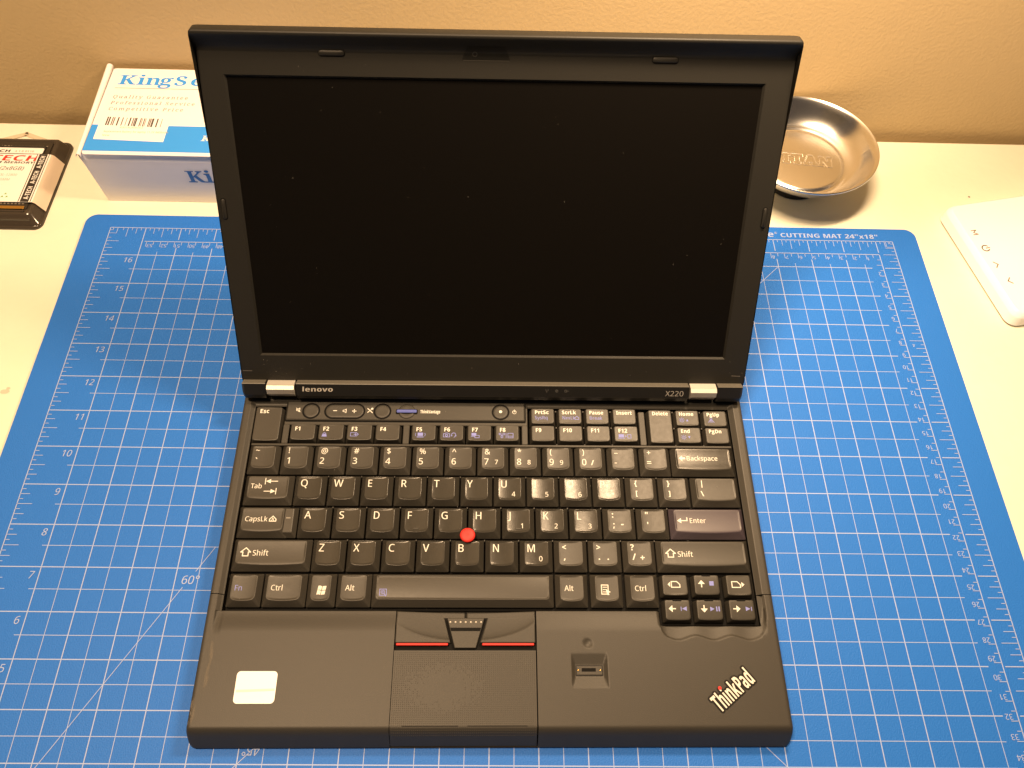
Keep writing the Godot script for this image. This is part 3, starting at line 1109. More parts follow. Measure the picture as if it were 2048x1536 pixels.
	for k in 7:
		st = new_st(0)
		var c := dk(-22.3 + 2.73 * k, -60.0, -0.2)
		lathe(st, [Vector2(0.00055, 0.0), Vector2(0.00048, 0.0002), Vector2(0.00025, 0.00036), Vector2(0, 0.0004)], 12, c)
		build(st, "raised_dot", mats.dot, cb)
	# fingerprint reader
	st = new_st()
	slab(st, 43.7, 58.0, -38.3, -32.7, 12.2, 13.55, 0.5, 0.2, 0.001)
	var fp := build(st, "fingerprint_reader", mats.gloss, lap)
	st = new_st()
	slab(st, 44.3, 57.4, -37.6, -33.3, 13.5, 13.72, 0.3, 0.06, 0.001)
	build(st, "reader_plate", p, fp)
	st = new_st()
	slab(st, 46.8, 54.2, -36.6, -34.8, 13.6, 13.8, 0.2, 0.05, 0.001)
	build(st, "sensor_strip", mats.dark, fp)
	var brass := mat(lin(0.9, 0.6, 0.2), 0.3, 1.0)
	for x in [45.0, 56.6]:
		st = new_st(0)
		lathe(st, [Vector2(0.00055, 0.0), Vector2(0.00045, 0.0002), Vector2(0, 0.0003)], 12, Vector3(x, 13.7, -35.5) * 0.001)
		build(st, "brass_contact", brass, fp)
	# white sticker
	st = new_st()
	var rs2 := [ring(rrect(-130.8, -110.1, -34.8, -19.0, 2.0, 6), 0.0), ring(rrect(-130.8, -110.1, -34.8, -19.0, 2.0, 6), 0.0)]
	for k in 2:
		for i in rs2[k].size():
			rs2[k][i] = dk(rs2[k][i].x, rs2[k][i].z, 0.03 + 0.12 * k)
	loft(st, rs2)
	var sk := build(st, "white_sticker", mats.white, lap)
	st = new_st(-1)
	stroke(st, [Vector2(-129.6, 25.1), Vector2(-111.2, 25.7)], 1.2, func(v): return dk(v.x, -v.y, 0.2))
	build(st, "paper_crease", mat(lin(0.84, 0.8, 0.66), 0.5), sk)
	# logo plate on the palm rest
	var ang := 0.66
	var base := Vector2(116.9, 14.2)
	var lf := func(off: float): return func(q: Vector2):
		var v := base + q.rotated(ang)
		return dk(v.x, -v.y, off)
	st = new_st(-1)
	var lw := 25.2 / (text_width("ThinkPad", "sans-bold"))
	var cap := 8.6
	for k in 12:
		var a := TAU * k / 12.0
		write(st, "ThinkPad", Vector2(cos(a), sin(a)) * 0.95, cap, lf.call(0.05 + 0.012 * k), "sans-bold", lw / cap)
	var logo := build(st, "logo_backing", mats.gloss, lap)
	st = new_st(-1)
	write(st, "ThinkPad", Vector2.ZERO, cap, lf.call(0.32), "sans-bold", lw / cap)
	build(st, "logo_lettering", mat(lin(0.75, 0.73, 0.68), 0.4), logo)
	st = new_st(-1)
	var dotx := text_width("Th", "sans-bold") * lw + 1.7
	solid(st, arc(Vector2(dotx, cap * 1.05), 0.95, 0, 345, 18), lf.call(0.36))
	build(st, "red_dot", mats.red, logo)
	# button strip above the keyboard
	st = new_st()
	panel_slab(st, -125.4, 19.0, -193.6, -181.0, -2.8, -0.1, 0.6)
	build(st, "control_strip", p, lap)
	st = new_st()
	panel_slab(st, -126.3, 20.7, -193.4, -178.3, -4.0, -1.5, 0.4)
	build(st, "control_strip_frame", p, lap)
	st = new_st()
	panel_slab(st, -126.0, 19.7, -193.6, -180.35, -2.0, -1.1, 0.1)
	build(st, "strip_gap", mats.dark, lap)
	round_button("mute_button", -110.7, 0.0)
	round_button("volume_button", -90.4, 7.0)
	round_button("microphone_button", -67.6, 0.0)
	round_button("power_button", 4.3, 0.0)
	var pb := lap.get_node("power_button")
	st = new_st(-1)
	solid(st, arc(Vector2(4.3, 187.2), 0.95, 0, 345, 16), func(v): return dk(v.x, -v.y, 0.25))
	build(st, "power_dot", mats.print, pb)
	var g := func(v: Vector2): return dk(v.x, -v.y, -0.06)
	var gv := func(v: Vector2): return dk(v.x, -v.y, 0.24)
	st = new_st(-1)
	speaker_icon(st, Vector2(-118.6, 187.6), g)
	stroke(st, [Vector2(-119.8, 188.9), Vector2(-117.2, 186.2)], 0.3, g)
	build(st, "mute_symbol", mats.print, lap)
	st = new_st(-1)
	speaker_icon(st, Vector2(-90.4, 187.0), gv)
	stroke(st, [Vector2(-97.2, 187.1), Vector2(-95.2, 187.1)], 0.45, gv)
	stroke(st, [Vector2(-85.7, 186.9), Vector2(-83.5, 186.9)], 0.45, gv)
	stroke(st, [Vector2(-84.6, 188.0), Vector2(-84.6, 185.8)], 0.45, gv)
	build(st, "volume_symbol", mats.print, lap.get_node("volume_button"))
	st = new_st(-1)
	stroke(st, [Vector2(-76.6, 188.9), Vector2(-73.6, 186.0)], 0.45, g)
	stroke(st, [Vector2(-76.5, 186.2), Vector2(-74.2, 188.4)], 0.4, g)
	solid(st, arc(Vector2(-73.9, 188.8), 0.65, 0, 330, 10), g)
	build(st, "microphone_symbol", mats.print, lap)
	st = new_st(-1)
	stroke(st, arc(Vector2(12.7, 187.1), 1.1, 120, 420, 14), 0.35, g)
	stroke(st, [Vector2(12.7, 187.2), Vector2(12.7, 188.7)], 0.35, g)
	build(st, "power_symbol", mats.print, lap)
	st = new_st(-1)
	var tw := text_width("ThinkVantage", "sans-bold")
	write(st, "ThinkVantage", Vector2(-44.6, 185.9), 2.2, g, "sans-bold", 12.1 / (tw * 2.2))
	build(st, "help_lettering", mats.print, lap)
	# blue help button bar lying across a round boss
	st = new_st(0)
	lathe(st, [Vector2(0.0052, -0.0006), Vector2(0.0051, 0.0001), Vector2(0.0042, 0.0005), Vector2(0.002, 0.0002), Vector2(0, 0.0001)], 40, dk(-52.8, -187.1, -0.1))
	var hb := build(st, "help_button", p, lap)
	st = new_st()
	panel_slab(st, -59.4, -46.2, -188.4, -185.2, -0.4, 0.42, 0.2)
	build(st, "bar_recess", mats.dark, hb)
	st = new_st()
	panel_slab(st, -58.9, -46.7, -188.0, -185.9, 0.1, 0.85, 0.4)
	build(st, "blue_bar", mat(lin(0.10, 0.13, 0.42), 0.25), hb)
	# pale scuffs on the left of the palm rest
	var scuff := mat(Color(0.72, 0.66, 0.56, 0.09), 0.7)
	scuff.transparency = BaseMaterial3D.TRANSPARENCY_ALPHA
	for q in [[-146.2, 50.0, -145.4, 38.0, 2.0], [-146.0, 40.0, -146.6, 26.0, 1.5], [-145.2, 33.0, -145.8, 27.0, 0.9], [-150.6, 22.0, -151.0, 15.0, 1.2], [-149.4, 18.0, -150.2, 9.0, 1.6]]:
		st = new_st(-1)
		var d := Vector2(q[2] - q[0], q[3] - q[1])
		var pts := []
		for k in 18:
			var a := TAU * k / 18.0
			pts.append(Vector2(q[0] + q[2], q[1] + q[3]) * 0.5 + d * 0.5 * cos(a) * rng.randf_range(0.8, 1.1) + d.orthogonal().normalized() * q[4] * 0.5 * sin(a) * rng.randf_range(0.5, 1.2))
		solid(st, pts, func(v): return top_y(v.x, -v.y) + Vector3(0, 0.00006, 0))
		build(st, "scuff_mark", scuff, lap.get_node("palm_rest"))
	# worn, rubbed patches along the left edge
	var wear := mat(lin(0.12, 0.11, 0.1), 0.45)
	for q in [[-151.3, -18.5, 0.5, 2.2], [-151.0, -14.5, 0.35, 1.2], [-151.4, -10.0, 0.3, 1.0]]:
		st = new_st(-1)
		var pts := []
		for k in 12:
			var a := TAU * k / 12.0
			pts.append(Vector2(q[0] + cos(a) * q[2] * rng.randf_range(0.6, 1.2), -q[1] + sin(a) * q[3] * rng.randf_range(0.6, 1.2)))
		solid(st, pts, func(v): return top_y(v.x, -v.y) + Vector3(0, 0.00005, 0))
		build(st, "worn_patch", wear, lap.get_node("palm_rest"))

func speaker_icon(st: SurfaceTool, c: Vector2, f: Callable) -> void:
	stroke(st, [c + Vector2(-1.0, 0.5), c + Vector2(-1.0, -0.5), c + Vector2(-0.2, -0.5), c + Vector2(0.9, -1.3), c + Vector2(0.9, 1.3), c + Vector2(-0.2, 0.5)], 0.35, f, true)

func panel_slab(st: SurfaceTool, x0: float, x1: float, z0: float, z1: float, o0: float, o1: float, edge: float) -> void:
	var r := [rrect(x0, x1, z0, z1, 0.7, 3), rrect(x0, x1, z0, z1, 0.7, 3), rrect(x0 + edge, x1 - edge, z0 + edge, z1 - edge, 0.5, 3)]
	var o := [o0, o1 - edge * 0.7, o1]
	var rings := []
	for k in 3:
		var q := PackedVector3Array()
		for v in r[k]:
			q.append(dk(v.x, v.y, o[k]))
		rings.append(q)
	loft(st, rings)

func round_button(called: String, x: float, half: float) -> void:
	var rad := 4.5
	var mk := func(r: float, off: float) -> PackedVector3Array:
		var q := PackedVector3Array()
		for v in rrect(x - half - r, x + half + r, -187.0 - r, -187.0 + r, r, 10):
			q.append(dk(v.x, v.y, off))
		return q
	var st := new_st()
	loft(st, [mk.call(5.45, -0.3), mk.call(5.45, -0.04)])
	var gap := build(st, called, mats.dark, lap)
	st = new_st()
	loft(st, [mk.call(4.4, -0.5), mk.call(4.4, -0.02), mk.call(4.1, 0.16), mk.call(3.3, 0.22), mk.call(2.0, 0.14)], false, true, [-1, 1, 1, 1, 1])
	build(st, "button_face", mats.plastic, gap)

func walls(st: SurfaceTool, z0: float, z1: float) -> void:
	# side walls and, at the front, the lower edge
	var low := 2.4
	var zs := lines(z0, z1, 6.0, [-9.5, -8.5, -6, -4.0, -3.4, -3.0, -2.6, -2.2, -1.5, -1.0, -0.6, -0.3, -0.12, -0.03])
	for s in 2:
		var x: float = XL if s == 0 else XR
		var ins := 1.8 if s == 0 else -1.8
		for i in zs.size() - 1:
			var xa := drawn_in(x, zs[i])
			var xb := drawn_in(x, zs[i + 1])
			var a := dk(xa, zs[i], -4.0 if zs[i] < -197.0 else deck(x, zs[i]) - rim_drop(x, zs[i]))
			var b := dk(xb, zs[i + 1], -4.0 if zs[i + 1] < -197.0 else deck(x, zs[i + 1]) - rim_drop(x, zs[i + 1]))
			var c := Vector3(xa, minf(low + 1.0, a.y * 1000), zs[i]) * 0.001
			var d := Vector3(xb, minf(low + 1.0, b.y * 1000), zs[i + 1]) * 0.001
			var e := Vector3(xa + ins, 1.3, minf(zs[i], -1.8)) * 0.001
			var f := Vector3(xb + ins, 1.3, minf(zs[i + 1], -1.8)) * 0.001
			if s == 0:
				quad(st, c, a, b, d)
				quad(st, e, c, d, f)
			else:
				quad(st, d, b, a, c)
				quad(st, f, d, c, e)
	if z1 > -0.5:
		var xs := span(XL, XR, 120)
		for i in xs.size() - 1:
			# a shallow cut in the lower front edge towards the right
			var n0 := notch(xs[i])
			var n1 := notch(xs[i + 1])
			var a := dk(xs[i], 0, deck(xs[i], 0) - rim_drop(xs[i], 0))
			var b := dk(xs[i + 1], 0, deck(xs[i + 1], 0) - rim_drop(xs[i + 1], 0))
			a.x = drawn_in(xs[i], 0.0) * 0.001
			b.x = drawn_in(xs[i + 1], 0.0) * 0.001
			quad(st, Vector3(a.x * 1000, minf(1.3 + n0, a.y * 1000), -1.6) * 0.001, Vector3(b.x * 1000, minf(1.3 + n1, b.y * 1000), -1.6) * 0.001, b, a)

func notch(x: float) -> float:
	return 1.4 * smooth01(84.0, 88.0, x) * (1.0 - smooth01(113.0, 117.0, x))

# ------------------------------------------------------------------ keyboard
func key_ring(x0: float, x1: float, z0: float, z1: float, r: float, bow: float, off: float, n := 5) -> PackedVector3Array:
	# outline with a bowed front side; corners of radius r
	var out := PackedVector3Array()
	var rr := minf(r, minf(x1 - x0, z1 - z0) * 0.45)
	var hw := (x1 - x0) * 0.5
	var cx := (x0 + x1) * 0.5
	var pts := PackedVector2Array()
	for k in 4:
		var a := deg_to_rad(90.0 * k / 3)
		pts.append(Vector2(x1 - rr * 0.6 + rr * 0.6 * cos(a), z0 + rr * 0.6 - rr * 0.6 * sin(a)))
	for k in range(1, 8):
		pts.append(Vector2(lerpf(x1 - rr * 0.6, x0 + rr * 0.6, k / 8.0), z0))
	for k in 4:
		var a := deg_to_rad(90.0 + 90.0 * k / 3)
		pts.append(Vector2(x0 + rr * 0.6 + rr * 0.6 * cos(a), z0 + rr * 0.6 - rr * 0.6 * sin(a)))
	for k in range(1, 4):
		pts.append(Vector2(x0, lerpf(z0 + rr * 0.6, z1 - rr, k / 4.0)))
	for k in n + 1:
		var a := deg_to_rad(180.0 + 90.0 * k / n)
		pts.append(Vector2(x0 + rr + rr * cos(a), z1 - rr - rr * sin(a)))
	for k in range(1, 8):
		pts.append(Vector2(lerpf(x0 + rr, x1 - rr, k / 8.0), z1))
	for k in n + 1:
		var a := deg_to_rad(270.0 + 90.0 * k / n)
		pts.append(Vector2(x1 - rr + rr * cos(a), z1 - rr - rr * sin(a)))
	for k in range(1, 4):
		pts.append(Vector2(x1, lerpf(z1 - rr, z0 + rr * 0.6, k / 4.0)))
	for p in pts:
		var f := clampf((p.y - (z1 - rr * 1.2)) / (rr * 1.2), 0.0, 1.0)
		var q := (p.x - cx) / hw
		out.append(dk(p.x, p.y + bow * f * (1.0 - q * q) - 0.0, off))
	return out

var key_dish := {}

func add_key(called: String, x0: float, x1: float, z0: float, z1: float, small := false, convex := false) -> MeshInstance3D:
	# x0..x1, z0..z1: the top face (z1 at its front corners)
	var top := 1.0
	var st := new_st()
	var il := 1.3 if small else 2.6
	var ib := 0.5 if small else 1.75
	var ifr := 0.9 if small else 3.6
	var bow := 0.35 if small else 0.95
	if x1 - x0 > 60.0:
		bow = 0.15
	var r := 1.3 if small else 1.7
	var bevel := 0.22
	var hw := (x1 - x0) * 0.5
	var hd := (z1 - z0) * 0.5
	var cx := (x0 + x1) * 0.5
	var cz := (z0 + z1) * 0.5
	var depth := 0.42 if not small else 0.1
	if hw > 9.0:
		depth = 0.26
	if hw > 40.0:
		depth = 0.0
	var dish := func(x: float, z: float) -> float:
		var u := clampf((x - cx) / hw, -1.0, 1.0)
		var v := clampf((z - cz) / hd, -1.0, 1.0)
		if convex:
			return 0.35 * (1.0 - pow((v + 0.55) / 1.55, 2.0)) - 0.35 + 0.3
		if hw > 40.0:
			return -0.33 * v * v
		if hw > 9.0:
			return -0.24 * (1.0 - v * v)
		return -depth * ((1.0 - u * u) * 0.85 + (1.0 - v * v) * 0.15)
	var rings := [key_ring(x0 - il, x1 + il, z0 - ib, z1 + ifr, 0.7, 0.0, -4.6), key_ring(x0 - il, x1 + il, z0 - ib, z1 + ifr, 0.7, 0.0, -3.0 if small else -2.5), key_ring(x0 - bevel, x1 + bevel, z0 - bevel * 0.6, z1 + bevel * 1.2, r + 0.1, bow, top - 0.22), key_ring(x0 + bevel * 0.2, x1 - bevel * 0.2, z0 + 0.05, z1 - 0.05, r, bow, top - 0.03)]
	var outline := key_ring(x0 + bevel, x1 - bevel, z0 + bevel, z1 - bevel, r - 0.15, bow, top)
	rings.append(outline)
	var groups := [-1, -1, 1, 1]
	for s in [0.86, 0.68, 0.48, 0.26]:
		var q := PackedVector3Array()
		for p in outline:
			var ins: float = (1.0 - s) * minf(hw, hd)
			var px: float = p.x * 1000.0 - cx
			var pz: float = p.z * 1000.0 - cz
			var x: float = cx + px * (hw - ins) / hw
			var z: float = cz + pz * (hd - ins) / hd
			q.append(dk(x, z, top + dish.call(x, z)))
		rings.append(q)
		groups.append(1)
	groups.append(1)
	for i in outline.size():
		var p := outline[i]
		rings[4][i] = dk(p.x * 1000, p.z * 1000, top + dish.call(p.x * 1000, p.z * 1000))
		if convex:
			var p3: Vector3 = rings[3][i]
			rings[3][i] = dk(p3.x * 1000, p3.z * 1000, top - 0.03 + dish.call(p3.x * 1000, p3.z * 1000))
			p3 = rings[2][i]
			rings[2][i] = dk(p3.x * 1000, p3.z * 1000, top - 0.22 + dish.call(p3.x * 1000, p3.z * 1000))
	loft(st, rings, false, true, groups)
	var k := build(st, called, mats.key, lap)
	key_dish[k] = func(v: Vector2) -> Vector3: return dk(x0 + v.x, z0 + v.y, top + 0.06 + dish.call(x0 + v.x, z0 + v.y))
	return k

# legends: v.x right, v.y down from the top face's rear left corner, in millimetres
func legend(k: MeshInstance3D, txt: String, x: float, y: float, cap: float, style := "sans", blue := false, wide := 1.0) -> void:
	var st := new_st(-1)
	var f: Callable = key_dish[k]
	write(st, txt, Vector2(x, -y), cap, func(v): return f.call(Vector2(v.x, -v.y)), style, wide)
	build(st, "legend", mats.print_blue if blue else mats.print, k)

func draw(k: MeshInstance3D, blue: bool, paint: Callable) -> void:
	var st := new_st(-1)
	var f: Callable = key_dish[k]
	paint.call(st, func(v): return f.call(Vector2(v.x, -v.y)))
	build(st, "legend_symbol", mats.print_blue if blue else mats.print, k)

func row(front: float) -> Array:
	return [front - 18.2 + 1.75, front - 3.6]

func make_keyboard() -> void:
	var I := 2.5
	# number row
	var z := row(-146.1)
	var names := ["~`", "!1", "@2", "#3", "$4", "%5", "^6", "&7", "*8", "(9", ")0", "_-", "+="]
	for i in 13:
		var x := -143.9 if i == 0 else -124.8 + 19.27 * (i - 1)
		var k := add_key("key", x + I, x + 17.95 - I, z[0], z[1])
		var s: String = names[i]
		legend(k, s[0], 1.5, 4.3 if s[0] != "_" else 2.6, 3.5, "sans")
		legend(k, s[1], 1.1, 11.0 if s[1] != "`" else 11.6, 4.0, "sans")
		if i == 7 or i == 8 or i == 9:
			legend(k, s[1], 7.4, 10.7, 2.9)
		if i == 10:
			legend(k, "/", 6.6, 10.9, 3.2, "sans-bold")
	var k := add_key("key", 106.1 + I, 143.3 - I, z[0], z[1])
	k.material_override = mats.worn
	legend(k, "Backspace", 6.0, 7.6, 2.9)
	draw(k, false, func(st, f):
		solid(st, [Vector2(1.6, -6.2), Vector2(3.6, -4.4), Vector2(3.6, -5.6), Vector2(5.3, -5.6), Vector2(5.3, -6.8), Vector2(3.6, -6.8), Vector2(3.6, -8.0)], f))
	# letters
	z = row(-126.8)
	k = add_key("key", -143.3 + I, -115.7 - I, z[0], z[1])
	legend(k, "Tab", 1.4, 7.4, 2.9)
	draw(k, false, func(st, f):
		stroke(st, [Vector2(9.5, -1.2), Vector2(9.5, -4.8)], 0.45, f)
		stroke(st, [Vector2(12.0, -3.0), Vector2(16.5, -3.0)], 0.45, f)
		solid(st, [Vector2(9.8, -3.0), Vector2(12.6, -1.7), Vector2(12.6, -4.3)], f)
		stroke(st, [Vector2(16.2, -7.4), Vector2(16.2, -11.0)], 0.45, f)
		stroke(st, [Vector2(9.4, -9.2), Vector2(14.0, -9.2)], 0.45, f)
		solid(st, [Vector2(15.9, -9.2), Vector2(13.1, -7.9), Vector2(13.1, -10.5)], f))
	var q := "QWERTYUIOP"
	var pad := {"U": "4", "I": "5", "O": "6", "P": "*", "J": "1", "K": "2", "L": "3", "M": "0"}
	for i in 12:
		var x := -114.7 + 19.22 * i
		k = add_key("key", x + I, x + 17.95 - I, z[0], z[1])
		if i < 10:
			k.material_override = mats.worn
			legend(k, q[i], 1.0, 6.1, 4.4)
			if pad.has(q[i]):
				legend(k, pad[q[i]], 7.6, 11.6, 2.9)
		else:
			legend(k, "{" if i == 10 else "}", 2.2, 4.6, 3.2, "sans-bold")
			legend(k, "[" if i == 10 else "]", 2.6, 10.8, 3.0, "sans-bold")
	k = add_key("key", 116.0 + I, 143.6 - I, z[0], z[1])
	legend(k, "|", 2.2, 4.6, 3.2, "sans-bold")
	legend(k, "\\", 2.2, 11.0, 3.2, "sans-bold")
	z = row(-107.3)
	k = add_key("key", -143.7 + I, -110.9 - I - 5.0, z[0], z[1])
	var cl := k
	legend(k, "CapsLk", 1.5, 7.9, 2.9)
	draw(k, false, func(st, f):
		stroke(st, [Vector2(15.4, -7.8), Vector2(15.4, -6.6), Vector2(17.2, -4.8), Vector2(19.0, -6.6), Vector2(19.0, -7.8)], 0.5, f, true)
		stroke(st, [Vector2(16.6, -7.5), Vector2(17.2, -5.9), Vector2(17.8, -7.5)], 0.35, f))
	var st := new_st()
	loft(st, [key_ring(-118.6, -110.9, -125.3, -107.5, 0.6, 0.0, -3.2), key_ring(-118.6, -110.9, -125.3, -107.5, 0.6, 0.0, -2.9), key_ring(-118.2, -112.9, -124.0, -109.6, 0.5, 0.0, -0.2), key_ring(-117.9, -113.3, -123.7, -110.0, 0.4, 0.0, 0.0)], false, true)
	build(st, "lower_step", mats.key, cl)
	st = new_st()
	loft(st, [key_ring(-116.9, -114.4, -118.7, -117.9, 0.2, 0.0, 0.0), key_ring(-116.9, -114.4, -118.7, -117.9, 0.2, 0.0, 0.06)], false, true)
	build(st, "lamp_window", mat(lin(0.2, 0.19, 0.17), 0.4), cl)
	q = "ASDFGHJKL"
	for i in 11:
		var x := -110.0 + 19.24 * i
		k = add_key("key", x + I, x + 18.0 - I, z[0], z[1])
		if i < 9:
			k.material_override = mats.worn
			legend(k, q[i], 1.0, 6.1, 4.4)
			if pad.has(q[i]):
				legend(k, pad[q[i]], 7.6, 11.4, 2.9)
			if q[i] == "F" or q[i] == "J":
				st = new_st()
				var xc := x + 9.0
				loft(st, [key_ring(xc - 1.7, xc + 1.7, -112.3, -111.6, 0.3, 0.0, 0.5), key_ring(xc - 1.5, xc + 1.5, -112.2, -111.7, 0.2, 0.0, 1.02)], false, true)
				build(st, "finger_ridge", mats.key, k)
		elif i == 9:
			legend(k, ":", 2.0, 4.8, 3.4, "sans-bold")
			legend(k, ";", 2.4, 10.8, 3.4, "sans-bold")
			legend(k, "-", 7.0, 10.4, 4.0, "sans-bold")
		else:
			legend(k, '"', 1.8, 4.8, 3.4, "sans-bold")
			legend(k, "'", 2.6, 10.8, 3.4, "sans-bold")
	k = add_key("key", 101.3 + I, 143.9 - I, z[0], z[1])
	k.material_override = mats.enter
	k.set_meta("label", "enter key with a greyer purple tint than the others")
	legend(k, "Enter", 8.2, 7.9, 2.9)
	draw(k, false, func(st2, f):
		solid(st2, [Vector2(1.3, -6.5), Vector2(3.6, -4.9), Vector2(3.6, -8.1)], f)
		stroke(st2, [Vector2(3.4, -6.5), Vector2(7.0, -6.5), Vector2(7.0, -4.7)], 0.55, f))
	z = row(-88.1)
	for s in 2:
		k = add_key("key", -143.6 + I if s == 0 else 92.0 + I, -100.9 - I if s == 0 else 143.7 - I, z[0], z[1])
		legend(k, "Shift", 8.6, 8.6, 3.1)
		draw(k, false, func(st2, f):
			stroke(st2, [Vector2(3.4, -8.8), Vector2(3.4, -6.6), Vector2(2.2, -6.6), Vector2(4.9, -4.2), Vector2(7.6, -6.6), Vector2(6.4, -6.6), Vector2(6.4, -8.8)], 0.55, f, true))
	q = "ZXCVBNM<>?"
	for i in 10:
		var x := -100.0 + 19.22 * i
		k = add_key("key", x + I, x + 18.0 - I, z[0], z[1])
		if i < 7:
			k.material_override = mats.worn
			legend(k, q[i], 1.0, 6.1, 4.4)
			if i == 6:
				legend(k, "0", 7.8, 11.3, 2.9)
		else:
			legend(k, q[i], 1.5, 4.9, 3.4, "sans-bold")
			legend(k, [",", ".", "/"][i - 7], 2.3, 10.4, 3.6, "sans-bold")
			if i == 8:
				legend(k, ".", 7.3, 10.4, 3.4, "sans-bold")
			if i == 9:
				legend(k, "+", 6.6, 10.9, 3.6, "sans-bold")
	# bottom row
	z = row(-68.5)
	var low := [[-143.3, -125.2, "Fn"], [-124.2, -101.2, "Ctrl"], [-100.4, -85.3, ""], [-84.4, -66.1, "Alt"], [-65.4, 33.3, ""], [34.5, 52.0, "Alt"], [53.8, 71.2, "menu"], [73.2, 90.8, "Ctrl"]]
	for i in low.size():
		var a = low[i]
		k = add_key("key", a[0] + I, a[1] - I, z[0], z[1])
		var s: String = a[2]
		if s == "Fn":
			legend(k, s, 1.5, 8.4, 3.0, "sans", true)
		elif s == "menu":
			draw(k, false, func(st2, f):
				stroke(st2, [Vector2(3.2, -5.0), Vector2(6.8, -5.0), Vector2(6.8, -10.0), Vector2(3.2, -10.0)], 0.5, f, true)
				for yy in [-6.2, -7.5, -8.8]:
					stroke(st2, [Vector2(4.0, yy), Vector2(6.0, yy)], 0.4, f)
				solid(st2, [Vector2(5.6, -7.3), Vector2(8.2, -8.9), Vector2(6.9, -9.2), Vector2(7.3, -10.4), Vector2(6.4, -10.5), Vector2(5.9, -9.4)], f))
		elif s != "":
			legend(k, s, 2.2 if s == "Alt" else 1.9, 8.3, 3.0)
		elif i == 2:
			draw(k, false, func(st2, f):
				for gx in 2:
					for gy in 2:
						var c := Vector2(3.1 + gx * 2.35 + (0.35 if gy == 0 else 0.0), -6.0 - gy * 2.5 + gx * -0.05)
						solid(st2, [c + Vector2(0.25, 0.1 + 0.2 * (1 - gx)), c + Vector2(1.3, 0.35 - 0.15 * gx), c + Vector2(2.25, 0.0 + 0.25 * gx), c + Vector2(1.95, -2.1 + 0.2 * gx), c + Vector2(0.9, -1.85 - 0.1 * gx), c + Vector2(-0.05, -2.1)], f))
		else:
			draw(k, true, func(st2, f):
				stroke(st2, [Vector2(2.0, -7.6), Vector2(5.6, -7.6), Vector2(5.6, -10.9), Vector2(2.0, -10.9)], 0.35, f, true)
				stroke(st2, arc(Vector2(3.7, -9.1), 0.95, 0, 360, 12), 0.3, f)
				stroke(st2, [Vector2(3.2, -9.1), Vector2(4.2, -9.1)], 0.25, f)
				stroke(st2, [Vector2(3.7, -8.6), Vector2(3.7, -9.6)], 0.25, f)
				stroke(st2, [Vector2(4.4, -9.8), Vector2(5.3, -11.3)], 0.4, f))
	# navigation cluster
	var nav := [[93.4, 106.5, -85.3, -74.9, "back"], [110.9, 124.0, -85.2, -75.2, "up"], [128.8, 141.5, -85.3, -74.9, "next"], [93.5, 106.5, -71.5, -61.5, "left"], [110.8, 124.0, -71.5, -61.5, "down"], [128.5, 141.5, -71.5, -61.5, "right"]]
	for a in nav:
		var s: String = a[4]
		var page: bool = s == "back" or s == "next"
		k = add_key("key", a[0], a[1], a[2], a[3], true, not page)
		if page:
			draw(k, false, func(st2, f):
				var x := 4.6 if s == "back" else 2.6
				stroke(st2, [Vector2(x, -3.4), Vector2(x + 3.0, -3.4), Vector2(x + 4.6, -5.0), Vector2(x + 4.6, -6.6), Vector2(x, -6.6)], 0.5, f, true)
				if s == "back":
					solid(st2, [Vector2(3.9, -3.6), Vector2(3.9, -6.4), Vector2(2.5, -5.0)], f)
				else:
					solid(st2, [Vector2(7.9, -3.6), Vector2(7.9, -6.4), Vector2(9.5, -5.0)], f))
		else:
			var turn: float = {"up": 0.0, "right": -PI / 2, "down": PI, "left": PI / 2}[s]
			var c := Vector2(3.6, -4.6)
			draw(k, false, func(st2, f):
				var r := func(v: Vector2): return f.call(c + v.rotated(turn))
				solid(st2, [Vector2(-1.9, -0.1), Vector2(0, 2.0), Vector2(1.9, -0.1)], r)
				stroke(st2, [Vector2(0, 0), Vector2(0, -1.7)], 0.6, r))
			draw(k, true, func(st2, f):
				if s == "up":
					solid(st2, [Vector2(8.0, -3.2), Vector2(10.4, -3.2), Vector2(10.4, -5.6), Vector2(8.0, -5.6)], f)
				elif s == "down":
					solid(st2, [Vector2(6.9, -3.5), Vector2(9.2, -4.7), Vector2(6.9, -5.9)], f)
					stroke(st2, [Vector2(10.4, -3.7), Vector2(10.4, -5.7)], 0.7, f)
					stroke(st2, [Vector2(11.7, -3.7), Vector2(11.7, -5.7)], 0.7, f)
				elif s == "left":
					solid(st2, [Vector2(11.4, -3.4), Vector2(8.9, -4.6), Vector2(11.4, -5.8)], f)
					stroke(st2, [Vector2(8.4, -3.7), Vector2(8.4, -5.6)], 0.4, f)
				else:
					solid(st2, [Vector2(8.5, -3.4), Vector2(11.0, -4.6), Vector2(8.5, -5.8)], f)
					stroke(st2, [Vector2(11.6, -3.7), Vector2(11.6, -5.6)], 0.4, f))
			st = new_st()
			var xm: float = (a[0] + a[1]) * 0.5
			loft(st, [key_ring(xm - 2.4, xm + 2.4, a[2] - 0.4, a[2] + 0.55, 0.2, 0.0, 0.3), key_ring(xm - 2.4, xm + 2.4, a[2] - 0.4, a[2] + 0.55, 0.2, 0.0, 1.35)], false, true)
			build(st, "rear_lip", mats.dark, k)
	# function rows
	var fk := [[-120.8, -107.0, "F1"], [-104.1, -90.1, "F2"], [-87.2, -73.2, "F3"], [-70.1, -56.6, "F4"], [-48.5, -35.0, "F5"], [-31.8, -18.4, "F6"], [-15.1, -1.7, "F7"], [1.6, 14.9, "F8"], [23.2, 36.4, "F9"], [39.8, 53.2, "F10"], [56.6, 69.9, "F11"], [73.2, 86.8, "F12"]]
